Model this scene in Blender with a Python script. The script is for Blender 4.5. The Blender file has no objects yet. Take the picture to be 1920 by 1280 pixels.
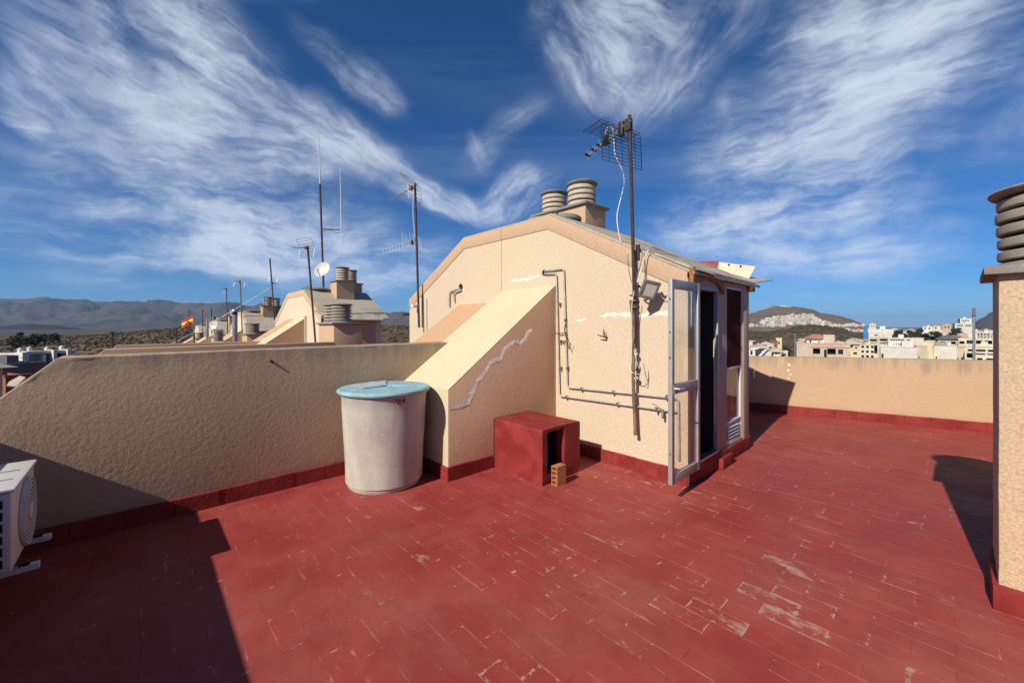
import bpy, bmesh, math, random
from mathutils import Vector, Matrix, noise
random.seed(7)
scn = bpy.context.scene
C = scn.collection
R_ = math.radians

# ------------------------------------------------------------------ camera
YAW = R_(43.0)
FOC = 750.0                       # focal length in photo pixels (photo is 1920 wide)
HOR = 612.0                       # horizon row in the photo
EYE = 1.6
FX, FY = math.sin(YAW), math.cos(YAW)      # forward
RX, RY = math.cos(YAW), -math.sin(YAW)     # right
cd = bpy.data.cameras.new('camera'); cam = bpy.data.objects.new('camera', cd); C.objects.link(cam)
cam.location = (0, 0, EYE); cam.rotation_euler = (R_(90), 0, -YAW)
cd.sensor_width = 36; cd.lens = FOC / 1920 * 36; cd.shift_y = -(640 - HOR) / 1920
cd.clip_start = 0.05; cd.clip_end = 90000
scn.camera = cam

# ------------------------------------------------------------------ sun and sky
SUN_TAN, SUN_EPS = 0.745, 0.088
sdir = Vector((1, SUN_EPS, -SUN_TAN * math.hypot(1, SUN_EPS))).normalized()
sl = bpy.data.lights.new('sun', 'SUN'); sl.energy = 4.6; sl.angle = R_(0.53); sl.color = (1.0, 0.93, 0.82)
so = bpy.data.objects.new('sun', sl); C.objects.link(so)
so.rotation_euler = sdir.to_track_quat('-Z', 'Y').to_euler(); so.location = (-20, -2, 30)
SKY_STRENGTH = 0.075
SKY_GRADE = (.54, .84, 1.08, 1)
SUN_EL = math.asin(-sdir.z); SUN_ROT = math.atan2(-sdir.x, -sdir.y)
scn.view_settings.view_transform = 'Standard'; scn.view_settings.look = 'None'
scn.view_settings.gamma = 1; scn.view_settings.exposure = 0.25
scn.view_settings.use_curve_mapping = False
scn.cycles.use_denoising = True
scn.cycles.max_bounces = 6; scn.cycles.diffuse_bounces = 3; scn.cycles.glossy_bounces = 3; scn.cycles.transparent_max_bounces = 12
scn.cycles.volume_bounces = 0

def build_world():
    w = bpy.data.worlds.new('World'); scn.world = w; w.use_nodes = True
    w.cycles.sampling_method = 'MANUAL'; w.cycles.sample_map_resolution = 256
    nt = w.node_tree; nt.nodes.clear(); L = nt.links.new
    def N(t, **k):
        n = nt.nodes.new(t)
        for a, b in k.items(): setattr(n, a, b)
        return n
    def M(op, a, b=None, clamp=False):
        n = N('ShaderNodeMath', operation=op); n.use_clamp = clamp
        for i, x in enumerate((a, b)):
            if x is None: continue
            if isinstance(x, (int, float)): n.inputs[i].default_value = x
            else: L(x, n.inputs[i])
        return n.outputs[0]
    out = N('ShaderNodeOutputWorld'); bg = N('ShaderNodeBackground'); bg.inputs[1].default_value = SKY_STRENGTH
    L(bg.outputs[0], out.inputs[0])
    sky = N('ShaderNodeTexSky', sky_type='NISHITA'); sky.sun_disc = False
    sky.sun_elevation = SUN_EL; sky.sun_rotation = SUN_ROT
    sky.altitude = 0; sky.air_density = 0.75; sky.dust_density = 0.2; sky.ozone_density = 6.0
    hs = N('ShaderNodeHueSaturation'); hs.inputs['Saturation'].default_value = 1.06
    gr = N('ShaderNodeMix', data_type='RGBA', blend_type='MULTIPLY'); gr.inputs[0].default_value = 1; L(sky.outputs[0], gr.inputs[6]); gr.inputs[7].default_value = SKY_GRADE
    L(gr.outputs[2], hs.inputs['Color'])
    tc = N('ShaderNodeTexCoord')
    def dot(v):
        n = N('ShaderNodeVectorMath', operation='DOT_PRODUCT'); L(tc.outputs['Generated'], n.inputs[0]); n.inputs[1].default_value = v
        return n.outputs['Value']
    X = dot((RX, RY, 0)); D = dot((FX, FY, 0)); Z = dot((0, 0, 1))
    az = M('ARCTAN2', X, D); el = M('ARCSINE', Z)
    cv = N('ShaderNodeCombineXYZ'); L(az, cv.inputs[0]); L(el, cv.inputs[1])
    # gentle bending of the fibres
    wn = N('ShaderNodeTexNoise'); wn.inputs['Scale'].default_value = 3.2; wn.inputs['Detail'].default_value = 3
    L(tc.outputs['Generated'], wn.inputs['Vector'])
    ws = N('ShaderNodeVectorMath', operation='SUBTRACT'); L(wn.outputs['Color'], ws.inputs[0]); ws.inputs[1].default_value = (.5, .5, .5)
    wm = N('ShaderNodeVectorMath', operation='MULTIPLY'); L(ws.outputs[0], wm.inputs[0]); wm.inputs[1].default_value = (.16, .11, 0)
    wa = N('ShaderNodeVectorMath', operation='ADD'); L(cv.outputs[0], wa.inputs[0]); L(wm.outputs[0], wa.inputs[1])
    w2 = N('ShaderNodeTexNoise'); w2.inputs['Scale'].default_value = 13; w2.inputs['Detail'].default_value = 3; L(tc.outputs['Generated'], w2.inputs['Vector'])
    w3 = N('ShaderNodeVectorMath', operation='SUBTRACT'); L(w2.outputs['Color'], w3.inputs[0]); w3.inputs[1].default_value = (.5, .5, .5)
    w4 = N('ShaderNodeVectorMath', operation='MULTIPLY_ADD'); L(w3.outputs[0], w4.inputs[0]); w4.inputs[1].default_value = (.045, .035, 0); L(wa.outputs[0], w4.inputs[2])
    ae = w4.outputs[0]
    # each stroke of cirrus: two ends and a half width in photo pixels, weight
    def sph(px, py):
        x = (px - 960) / FOC; z = (HOR - py) / FOC; a = math.atan(x)
        return a, math.atan(z * math.cos(a))
    strokes = CLOUDS
    # fibre noise for a handful of directions, shared by the strokes: broad wisps times fine threads
    fibres = {}
    def fibre(th):
        k = round(th / R_(22))
        if k not in fibres:
            fs = []
            for (lx, ly, dt, sd) in ((.30, .105, 5, 0), (.13, .024, 7, 5)):
                mp = N('ShaderNodeMapping', vector_type='TEXTURE'); L(ae, mp.inputs['Vector'])
                mp.inputs['Location'].default_value = (k * 3.7 + sd, k * 1.3, 0); mp.inputs['Rotation'].default_value = (0, 0, k * R_(22)); mp.inputs['Scale'].default_value = (lx, ly, 1)
                n = N('ShaderNodeTexNoise', noise_dimensions='2D'); n.inputs['Scale'].default_value = 1.0; n.inputs['Detail'].default_value = dt
                n.inputs['Roughness'].default_value = .66; n.inputs['Distortion'].default_value = .18
                L(mp.outputs[0], n.inputs['Vector'])
                r = N('ShaderNodeMapRange'); r.interpolation_type = 'SMOOTHSTEP'; L(n.outputs['Fac'], r.inputs[0])
                for q, x in enumerate((.24, .78, 0, 1)): r.inputs[q + 1].default_value = x
                fs.append(r.outputs[0])
            fibres[k] = M('MULTIPLY', M('ADD', M('MULTIPLY', fs[0], 1.55), .10), M('ADD', M('MULTIPLY', fs[1], .74), .38))
        return fibres[k]
    pn = N('ShaderNodeTexNoise'); pn.inputs['Scale'].default_value = 5.5; pn.inputs['Detail'].default_value = 4; pn.inputs['Roughness'].default_value = .6; L(tc.outputs['Generated'], pn.inputs['Vector'])
    pr_ = N('ShaderNodeMapRange'); L(pn.outputs['Fac'], pr_.inputs[0])
    for q, x in enumerate((.34, .62, .35, 1.15)): pr_.inputs[q + 1].default_value = x
    acc = None
    for i, (x0, y0, x1, y1, wd, wt) in enumerate(strokes):
        a0, e0 = sph(x0, y0); a1, e1 = sph(x1, y1)
        cx, cy = (a0 + a1) / 2, (e0 + e1) / 2
        ln = math.hypot(a1 - a0, e1 - e0) / 2 * 1.45; th = math.atan2(e1 - e0, a1 - a0)
        if th > math.pi / 2: th -= math.pi
        if th < -math.pi / 2: th += math.pi
        xm, ym = (x0 + x1) / 2, (y0 + y1) / 2
        pa, pe = sph(xm, ym - wd); qa, qe = sph(xm, ym + wd)
        wr = math.hypot(pa - qa, pe - qe) / 2 * 2.15
        mp = N('ShaderNodeMapping', vector_type='TEXTURE'); L(ae, mp.inputs['Vector'])
        mp.inputs['Location'].default_value = (cx, cy, 0); mp.inputs['Rotation'].default_value = (0, 0, th)
        mp.inputs['Scale'].default_value = (ln, wr, 1)
        g = N('ShaderNodeTexGradient', gradient_type='SPHERICAL'); L(mp.outputs[0], g.inputs[0])
        r = N('ShaderNodeMapRange'); r.interpolation_type = 'SMOOTHERSTEP'; L(g.outputs['Fac'], r.inputs[0])
        for q, x in enumerate((0, .8, 0, wt * CLOUD_GAIN)): r.inputs[q + 1].default_value = x
        v = M('MULTIPLY', r.outputs[0], fibre(th))
        acc = v if acc is None else M('ADD', acc, v)
    # thin general veil, the same all round the sky
    zz = M('ADD', M('MAXIMUM', Z, 0.0), 0.10)
    px_ = M('DIVIDE', X, zz); py_ = M('DIVIDE', D, zz)
    pv = N('ShaderNodeCombineXYZ'); L(px_, pv.inputs[0]); L(py_, pv.inputs[1])
    mp = N('ShaderNodeMapping'); L(pv.outputs[0], mp.inputs['Vector']); mp.inputs['Rotation'].default_value = (0, 0, R_(-28)); mp.inputs['Scale'].default_value = (.55, 2.2, 1)
    n = N('ShaderNodeTexNoise'); n.inputs['Scale'].default_value = .8; n.inputs['Detail'].default_value = 5; n.inputs['Roughness'].default_value = .6; n.inputs['Distortion'].default_value = .8
    L(mp.outputs[0], n.inputs['Vector'])
    veil = M('MULTIPLY', M('MAXIMUM', M('SUBTRACT', n.outputs['Fac'], .47), 0.0), 0.60)
    acc = M('ADD', M('MULTIPLY', acc, pr_.outputs[0]), veil)
    # soft shoulder
    acc = M('MULTIPLY', M('POWER', M('MAXIMUM', acc, 0.0), 1.22), .90)
    al = M('SUBTRACT', 1.0, M('POWER', 2.718, M('MULTIPLY', acc, -1.15)))
    al = M('MULTIPLY', al, 0.82, True)
    al = M('MULTIPLY', al, M('MULTIPLY', M('MAXIMUM', Z, 0.0), 9.0, True))
    mx = N('ShaderNodeMix', data_type='RGBA'); L(al, mx.inputs[0]); L(hs.outputs[0], mx.inputs[6])
    mx.inputs[7].default_value = CLOUD_COL
    L(mx.outputs[2], bg.inputs[0])
CLOUD_COL = (9.0, 9.8, 11.0, 1)
CLOUD_GAIN = 1.2
CLOUDS = [
    (20, -60, 470, 230, 95, .85), (250, -40, 500, 150, 60, .6), (0, 90, 190, 260, 60, .5), (90, 180, 720, 290, 60, .8),
    (330, 120, 760, 330, 40, .7), (-60, 300, 420, 380, 60, .7), (-100, 400, 720, 420, 55, 1.0), (250, 300, 640, 400, 60, .7),
    (150, 440, 860, 490, 40, .9), (60, 466, 520, 505, 12, .75), (0, 500, 380, 530, 11, .5), (500, 500, 860, 530, 22, .5),
    (560, 60, 740, 200, 30, .4), (620, 230, 800, 340, 14, .6), (740, 350, 910, 400, 22, .9), (-40, 220, 60, 245, 16, .8),
    (860, 310, 1020, 205, 24, .32), (875, 240, 905, 315, 14, .3), (880, 390, 1040, 350, 30, .75),
    (980, -20, 1200, 210, 60, .7), (1400, -60, 1170, 230, 60, .8), (1060, -40, 1280, 90, 90, .7),
    (1310, 240, 1960, 0, 85, .9), (1420, 60, 1960, -60, 60, .8), (1280, 290, 1760, 170, 45, .7), (1560, 190, 1980, 130, 40, .5),
    (1220, 410, 1900, 260, 55, .75), (1200, 440, 1860, 420, 50, .8), (1300, 330, 1480, 270, 18, .7), (1300, 495, 1900, 470, 26, .45), (1400, 540, 1800, 525, 16, .3),
    (1880, 200, 2100, 260, 60, .5),
    (2200, 100, 3000, 300, 90, .8), (-900, 200, -150, 330, 90, .8), (-300, -300, 700, -120, 90, .5), (900, -260, 1900, -200, 90, .6),
]
build_world()

# ------------------------------------------------------------------ design helpers
def cw(X, D): return (RX * X + FX * D, RY * X + FY * D)
def at(px, py, D):
    X = (px - 960) / FOC * D; u, v = cw(X, D)
    return Vector((u, v, EYE + (HOR - py) / FOC * D))
def ray(px, py):
    x = (px - 960) / FOC; u, v = cw(x, 1.0)
    return Vector((u, v, (HOR - py) / FOC))
def on_u(px, py, u): r = ray(px, py); return Vector((0, 0, EYE)) + r * (u / r.x)
def on_v(px, py, v): r = ray(px, py); return Vector((0, 0, EYE)) + r * (v / r.y)
def on_z(px, py, z): r = ray(px, py); return Vector((0, 0, EYE)) + r * ((z - EYE) / r.z)

def empty(name, loc=(0, 0, 0), rz=0, parent=None):
    o = bpy.data.objects.new(name, None); C.objects.link(o); o.location = loc; o.rotation_euler = (0, 0, rz)
    o.empty_display_size = .1
    if parent: o.parent = parent
    return o
def tag(o, label=None, cat=None, group=None, kind=None):
    if label: o['label'] = label
    if cat: o['category'] = cat
    if group: o['group'] = group
    if kind: o['kind'] = kind
    return o
def copy_tree(o, parent=None):
    c = o.copy(); C.objects.link(c); c.parent = parent
    for ch in list(o.children): copy_tree(ch, c)
    return c

class MB:
    """collects faces of ONE thing or part"""
    def __init__(s): s.v = []; s.f = []; s.m = []; s.mi = 0
    def add(s, vs, fs):
        b = len(s.v); s.v += [tuple(x) for x in vs]
        for f in fs: s.f.append(tuple(b + i for i in f)); s.m.append(s.mi)
        return s
    def box(s, x0, x1, y0, y1, z0, z1):
        return s.add([(x0,y0,z0),(x1,y0,z0),(x1,y1,z0),(x0,y1,z0),(x0,y0,z1),(x1,y0,z1),(x1,y1,z1),(x0,y1,z1)],
                     [(0,3,2,1),(4,5,6,7),(0,1,5,4),(1,2,6,5),(2,3,7,6),(3,0,4,7)])
    def prism(s, poly, axis, a, b):
        """poly in the two other axes, extruded along axis from a to b"""
        def P(p, t):
            if axis == 'x': return (t, p[0], p[1])
            if axis == 'y': return (p[0], t, p[1])
            return (p[0], p[1], t)
        n = len(poly)
        return s.add([P(p, a) for p in poly] + [P(p, b) for p in poly],
                     [tuple(range(n))[::-1], tuple(range(n, 2 * n))] + [(i, (i+1) % n, n + (i+1) % n, n + i) for i in range(n)])
    def quad(s, a, b, c, d): return s.add([a, b, c, d], [(0, 1, 2, 3)])
    def slab(s, pts, t):
        """thick sheet: polygon pts, thickened by vector t"""
        n = len(pts); t = Vector(t)
        return s.add([Vector(p) for p in pts] + [Vector(p) + t for p in pts],
                     [tuple(range(n))[::-1], tuple(range(n, 2 * n))] + [(i, (i+1) % n, n + (i+1) % n, n + i) for i in range(n)])
    def tube(s, path, r, n=8, cap=True):
        path = [Vector(p) for p in path]; rs = r if isinstance(r, (list, tuple)) else [r] * len(path)
        rings = []; up = None
        for i, p in enumerate(path):
            d = (path[min(i+1, len(path)-1)] - path[max(i-1, 0)]).normalized()
            if up is None:
                up = Vector((0, 0, 1)) if abs(d.z) < .9 else Vector((1, 0, 0))
            x = d.cross(up).normalized(); y = x.cross(d).normalized(); up = y
            rings.append([p + (x * math.cos(2*math.pi*k/n) + y * math.sin(2*math.pi*k/n)) * rs[i] for k in range(n)])
        vs = [q for rg in rings for q in rg]; fs = []
        for i in range(len(path) - 1):
            for k in range(n):
                fs.append((i*n+k, i*n+(k+1) % n, (i+1)*n+(k+1) % n, (i+1)*n+k))
        if cap: fs += [tuple(range(n))[::-1], tuple(range((len(path)-1)*n, len(path)*n))]
        return s.add(vs, fs)
    def lathe(s, prof, n=32, c=(0, 0, 0), close=False):
        vs = []; fs = []
        for r, z in prof:
            for k in range(n):
                a = 2*math.pi*k/n; vs.append((c[0]+r*math.cos(a), c[1]+r*math.sin(a), c[2]+z))
        m = len(prof)
        for i in range(m if close else m - 1):
            j = (i+1) % m
            for k in range(n): fs.append((i*n+k, i*n+(k+1) % n, j*n+(k+1) % n, j*n+k))
        if not close:
            fs += [tuple(range(n))[::-1], tuple(range((m-1)*n, m*n))]
        return s.add(vs, fs)
    def build(s, name, mats, parent=None, smooth=False, bevel=0, wavy=0, cut=0):
        me = bpy.data.meshes.new(name); me.from_pydata(s.v, [], s.f)
        mats = mats if isinstance(mats, (list, tuple)) else [mats]
        for m in mats: me.materials.append(m)
        if len(mats) > 1: me.polygons.foreach_set('material_index', s.m)
        bm = bmesh.new(); bm.from_mesh(me)
        bmesh.ops.recalc_face_normals(bm, faces=bm.faces)
        if cut:
            for it in range(9):
                es = [e for e in bm.edges if e.calc_length() > cut * 1.5]
                if not es: break
                bmesh.ops.subdivide_edges(bm, edges=es, cuts=1, use_grid_fill=True)
        if bevel:
            es = [e for e in bm.edges if len(e.link_faces) == 2 and e.calc_face_angle(0) > .5]
            for fc in bm.faces: fc.smooth = bool(cut)
            if es:
                rs = bmesh.ops.bevel(bm, geom=es, offset=bevel, segments=2, profile=.6, affect='EDGES', clamp_overlap=True)
                for fc in rs['faces']: fc.smooth = True
        if wavy:
            for vv in bm.verts:
                p = vv.co
                vv.co = p + (noise.noise_vector(p * 3.1) * .6 + noise.noise_vector(p * 11.0) * .4) * wavy
        bm.to_mesh(me); bm.free()
        if smooth: me.shade_smooth() if hasattr(me, 'shade_smooth') else None
        elif bevel:
            if hasattr(me, 'set_sharp_from_angle'): me.set_sharp_from_angle(angle=R_(40))
        o = bpy.data.objects.new(name, me); C.objects.link(o)
        if parent: o.parent = parent
        return o
def soft(o, ang=35):
    o.data.shade_smooth(); o.data.set_sharp_from_angle(angle=R_(ang)); return o
def holes_wall(m, W, z0, z1, holes, depth, P, back=None, front=None):
    """front sheet of a wall in (x,z) with rectangular holes, their reveals and (material `back`) their backs. P(x,y,z)->point, y into the wall"""
    xs = sorted({0, W} | {h[0] for h in holes} | {h[1] for h in holes}); zs = sorted({z0, z1} | {h[2] for h in holes} | {h[3] for h in holes})
    for i in range(len(xs)-1):
        for j in range(len(zs)-1):
            cx, cz = (xs[i]+xs[i+1])/2, (zs[j]+zs[j+1])/2
            if any(h[0] < cx < h[1] and h[2] < cz < h[3] for h in holes): continue
            m.quad(P(xs[i],0,zs[j]), P(xs[i+1],0,zs[j]), P(xs[i+1],0,zs[j+1]), P(xs[i],0,zs[j+1]))
    for h in holes:
        a, b, c, d = h[:4]; dp = h[4] if len(h) > 4 else depth
        for p, q in (((a,c),(b,c)), ((b,c),(b,d)), ((b,d),(a,d)), ((a,d),(a,c))):
            m.quad(P(p[0],0,p[1]), P(q[0],0,q[1]), P(q[0],dp,q[1]), P(p[0],dp,p[1]))
        if back is not None:
            k = m.mi; m.mi = back; m.quad(P(a,dp,c), P(b,dp,c), P(b,dp,d), P(a,dp,d)); m.mi = k

# ------------------------------------------------------------------ materials
MATS = {}
class NT:
    def __init__(s, name):
        s.m = bpy.data.materials.new(name); s.m.use_nodes = True; s.t = s.m.node_tree; s.L = s.t.links.new
        s.b = s.t.nodes['Principled BSDF']; s.out = s.t.nodes['Material Output']
    def N(s, t, **k):
        n = s.t.nodes.new(t)
        for a, b in k.items(): setattr(n, a, b)
        return n
    def M(s, op, a, b=None, c=None, clamp=False):
        n = s.N('ShaderNodeMath', operation=op); n.use_clamp = clamp
        for i, x in enumerate((a, b, c)):
            if x is None: continue
            if isinstance(x, (int, float)): n.inputs[i].default_value = x
            else: s.L(x, n.inputs[i])
        return n.outputs[0]
    def pos(s, scale=(1, 1, 1), obj=False):
        if obj: v = s.N('ShaderNodeTexCoord').outputs['Object']
        else: v = s.N('ShaderNodeNewGeometry').outputs['Position']
        mp = s.N('ShaderNodeMapping'); s.L(v, mp.inputs[0]); mp.inputs['Scale'].default_value = scale
        return mp.outputs[0]
    def noise(s, vec, scale, detail=4, rough=.55, dist=0):
        n = s.N('ShaderNodeTexNoise'); s.L(vec, n.inputs['Vector'])
        n.inputs['Scale'].default_value = scale; n.inputs['Detail'].default_value = detail; n.inputs['Roughness'].default_value = rough; n.inputs['Distortion'].default_value = dist
        return n.outputs['Fac']
    def ramp(s, fac, lo, hi, a=0., b=1.):
        n = s.N('ShaderNodeMapRange'); n.interpolation_type = 'SMOOTHSTEP'; s.L(fac, n.inputs[0])
        for i, x in enumerate((lo, hi, a, b)): n.inputs[i+1].default_value = x
        return n.outputs[0]
    def mix(s, fac, a, b, mode='MIX'):
        n = s.N('ShaderNodeMix', data_type='RGBA', blend_type=mode)
        if isinstance(fac, (int, float)): n.inputs[0].default_value = fac
        else: s.L(fac, n.inputs[0])
        for i, x in ((6, a), (7, b)):
            if isinstance(x, (tuple, list)): n.inputs[i].default_value = (*x[:3], 1)
            else: s.L(x, n.inputs[i])
        return n.outputs[2]
    def bump(s, h, strength, dist):
        n = s.N('ShaderNodeBump'); n.inputs['Strength'].default_value = strength; n.inputs['Distance'].default_value = dist
        s.L(h, n.inputs['Height']); s.L(n.outputs[0], s.b.inputs['Normal'])
    def fin(s, col, rough=.8, metal=0, spec=None):
        if isinstance(col, (tuple, list)): s.b.inputs['Base Color'].default_value = (*col[:3], 1)
        else: s.L(col, s.b.inputs['Base Color'])
        if isinstance(rough, (int, float)): s.b.inputs['Roughness'].default_value = rough
        else: s.L(rough, s.b.inputs['Roughness'])
        s.b.inputs['Metallic'].default_value = metal
        if spec is not None: s.b.inputs['Specular IOR Level'].default_value = spec
        MATS[s.m.name] = s.m; return s.m

def plaster(name, base, dark, grain=130, bump=.6, dist=.004, stain=.5, speck=.35, dots=.1, grime=None):
    n = NT(name); p = n.pos()
    g = n.noise(p, grain, 3, .6); g2 = n.noise(p, grain * .28, 4, .6)
    big = n.noise(p, 1.3, 5, .62, .4)
    drip = n.noise(n.pos((6, 6, .5)), 1.2, 4, .6)
    col = n.mix(n.ramp(g, .35, .68), [c * (1 - speck) for c in base], base)
    col = n.mix(n.M('MULTIPLY', n.ramp(big, .42, .75), stain), col, dark)
    col = n.mix(n.M('MULTIPLY', n.ramp(drip, .55, .8), stain * .6), col, dark)
    spk = n.noise(p, grain * .42, 2, .5)
    col = n.mix(n.ramp(spk, .60, .70, 0, dots), col, [c * .5 for c in dark])
    if grime:        # soot and run-off streaks below the wall's top edge, splash dirt at its foot
        sz = n.N('ShaderNodeSeparateXYZ'); n.L(n.N('ShaderNodeNewGeometry').outputs['Position'], sz.inputs[0])
        run = n.noise(n.pos((9, 9, .7)), 1.0, 5, .65)
        hgt = n.M('ADD', sz.outputs[2], n.M('MULTIPLY', n.M('SUBTRACT', run, .5), .55))
        col = n.mix(n.M('MULTIPLY', n.ramp(hgt, grime[0] - .22, grime[0], 0, .55), n.ramp(run, .3, .7, .4, 1)), col, (.20, .17, .14))
        col = n.mix(n.ramp(n.M('ADD', sz.outputs[2], n.M('MULTIPLY', n.noise(p, 6, 4, .6), .12)), .17, .30, .38, 0), col, (.36, .20, .15))
    h = n.M('ADD', n.M('MULTIPLY', g, .45), g2)
    n.bump(h, bump, dist)
    return n.fin(col, .92, 0, .25)
plaster('gable_plaster', (.715, .58, .405), (.62, .475, .315), 95, .40, .0035, .5, .24, .28)
plaster('band_plaster', (.645, .44, .275), (.54, .35, .215), 95, .5, .004, .4, .28, .35)
plaster('parapet_plaster', (.535, .372, .238), (.41, .29, .20), 100, .75, .0050, .6, .14, .1, (1.40,))
plaster('flank_plaster', (.72, .475, .30), (.62, .41, .26), 85, .6, .005, .4, .12)
plaster('backwall_plaster', (.585, .40, .245), (.50, .335, .20), 80, .5, .005, .6, .16, .12, (1.06,))
plaster('column_plaster', (.64, .47, .295), (.54, .38, .23), 75, .75, .008, .35, .25, .35)
plaster('cream_plaster', (.665, .575, .365), (.57, .475, .30), 70, .5, .005, .6, .14, .16)
plaster('orange_plaster', (.62, .38, .21), (.52, .31, .17), 95, .5, .004, .4, .25)
plaster('far_plaster', (.62, .45, .29), (.55, .39, .25), 30, .3, .006, .4, .1)
plaster('pot_concrete', (.40, .35, .27), (.27, .24, .19), 70, .4, .004, .6, .15)
plaster('pot_pale', (.60, .51, .40), (.44, .37, .29), 70, .4, .004, .5, .15)
plaster('concrete', (.42, .36, .28), (.26, .23, .19), 90, .45, .004, .6, .2)
plaster('old_concrete', (.30, .275, .235), (.17, .16, .145), 80, .5, .004, .7, .25)
plaster('roof_cement', (.52, .44, .33), (.34, .285, .21), 45, .7, .01, .7, .25)
plaster('post_plaster', (.60, .46, .345), (.46, .33, .235), 60, .3, .003, .6, .1)
plaster('white_mortar', (.80, .73, .61), (.72, .62, .49), 60, .4, .004, .3, .06)
plaster('pink_mortar', (.80, .70, .60), (.70, .60, .51), 50, .7, .008, .5, .08)

def flat(name, col, rough=.6, metal=0, var=.25, scale=8, bump=0, spec=None):
    n = NT(name); p = n.pos()
    a = n.noise(p, scale, 5, .6)
    c = n.mix(n.ramp(a, .35, .7), [x * (1 - var) for x in col], col)
    if bump: n.bump(n.noise(p, scale * 6, 3), bump, .003)
    return n.fin(c, rough, metal, spec)
flat('aluminium', (.41, .395, .375), .5, .25, .12, 6)
flat('bright_aluminium', (.75, .75, .75), .3, .9, .1, 12)
flat('white_paint', (.72, .71, .69), .5, 0, .12, 5)
flat('conduit', (.52, .485, .43), .7, 0, .3, 9)
flat('cable_white', (.72, .70, .66), .5, 0, .1, 20)
flat('cable_black', (.02, .02, .02), .6)
flat('rust_iron', (.085, .055, .045), .8, .2, .5, 30, .3)
flat('bamboo', (.26, .185, .105), .75, 0, .5, 16, .2)
flat('rust', (.30, .11, .04), .85, 0, .5, 40, .3)
flat('grey_metal', (.22, .21, .21), .6, .4, .3, 20)
flat('galvanised', (.45, .45, .46), .45, .7, .3, 14)
flat('wood_orange', (.42, .17, .05), .65, 0, .45, 14, .2)
flat('brown_board', (.095, .022, .012), .9, 0, .45, 5, 0, .08)
flat('sheet_grey', (.50, .43, .33), .85, 0, .4, 6, .2)
flat('sheet_cream', (.66, .57, .40), .7, 0, .2, 5)
flat('sheet_red', (.34, .035, .03), .6, 0, .3, 6)
plaster('far_gable', (.74, .60, .43), (.66, .51, .36), 30, .3, .006, .4, .1)
flat('inside_shade', (.03, .03, .03), .9)  # near-black colour stands in for the shade inside the doorway
flat('dark_glass', (.025, .03, .035), .12, 0, .3, .5)
flat('brick_clay', (.52, .20, .075), .85, 0, .3, 30, .3)
flat('dish_white', (.66, .64, .58), .5, 0, .1, 5)
flat('ac_white', (.66, .64, .60), .45, 0, .08, 4)
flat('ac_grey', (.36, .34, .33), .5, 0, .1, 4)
flat('black_plastic', (.015, .015, .017), .5)
flat('flag_red', (.60, .02, .02), .75, 0, .15, 10)
flat('flag_yellow', (.80, .55, .02), .75, 0, .15, 10)
flat('lamp_grey', (.25, .235, .21), .6, .1, .3, 20)
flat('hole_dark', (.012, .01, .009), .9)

def m_glass(name, tint, rough=.0):
    n = NT(name); t = n.t
    tr = n.N('ShaderNodeBsdfTransparent'); tr.inputs[0].default_value = (*tint, 1)
    gl = n.N('ShaderNodeBsdfGlossy'); gl.inputs['Roughness'].default_value = rough + .02; gl.inputs[0].default_value = (.9, .9, .9, 1)
    lw = n.N('ShaderNodeLayerWeight'); lw.inputs['Blend'].default_value = .5
    rf = n.M('ADD', n.M('MULTIPLY', n.M('POWER', lw.outputs['Facing'], 4.0), .55), .02)
    mx = n.N('ShaderNodeMixShader'); n.L(rf, mx.inputs[0]); n.L(tr.outputs[0], mx.inputs[1]); n.L(gl.outputs[0], mx.inputs[2])
    df = n.N('ShaderNodeBsdfDiffuse'); df.inputs[0].default_value = (.5, .45, .4, 1)
    dirt = n.noise(n.pos(), 3, 5); m2 = n.N('ShaderNodeMixShader'); n.L(n.ramp(dirt, .4, .8, .02, .12), m2.inputs[0]); n.L(mx.outputs[0], m2.inputs[1]); n.L(df.outputs[0], m2.inputs[2])
    n.L(m2.outputs[0], n.out.inputs[0]); MATS[name] = n.m; return n.m
m_glass('glass', (.93, .925, .91))

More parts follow.
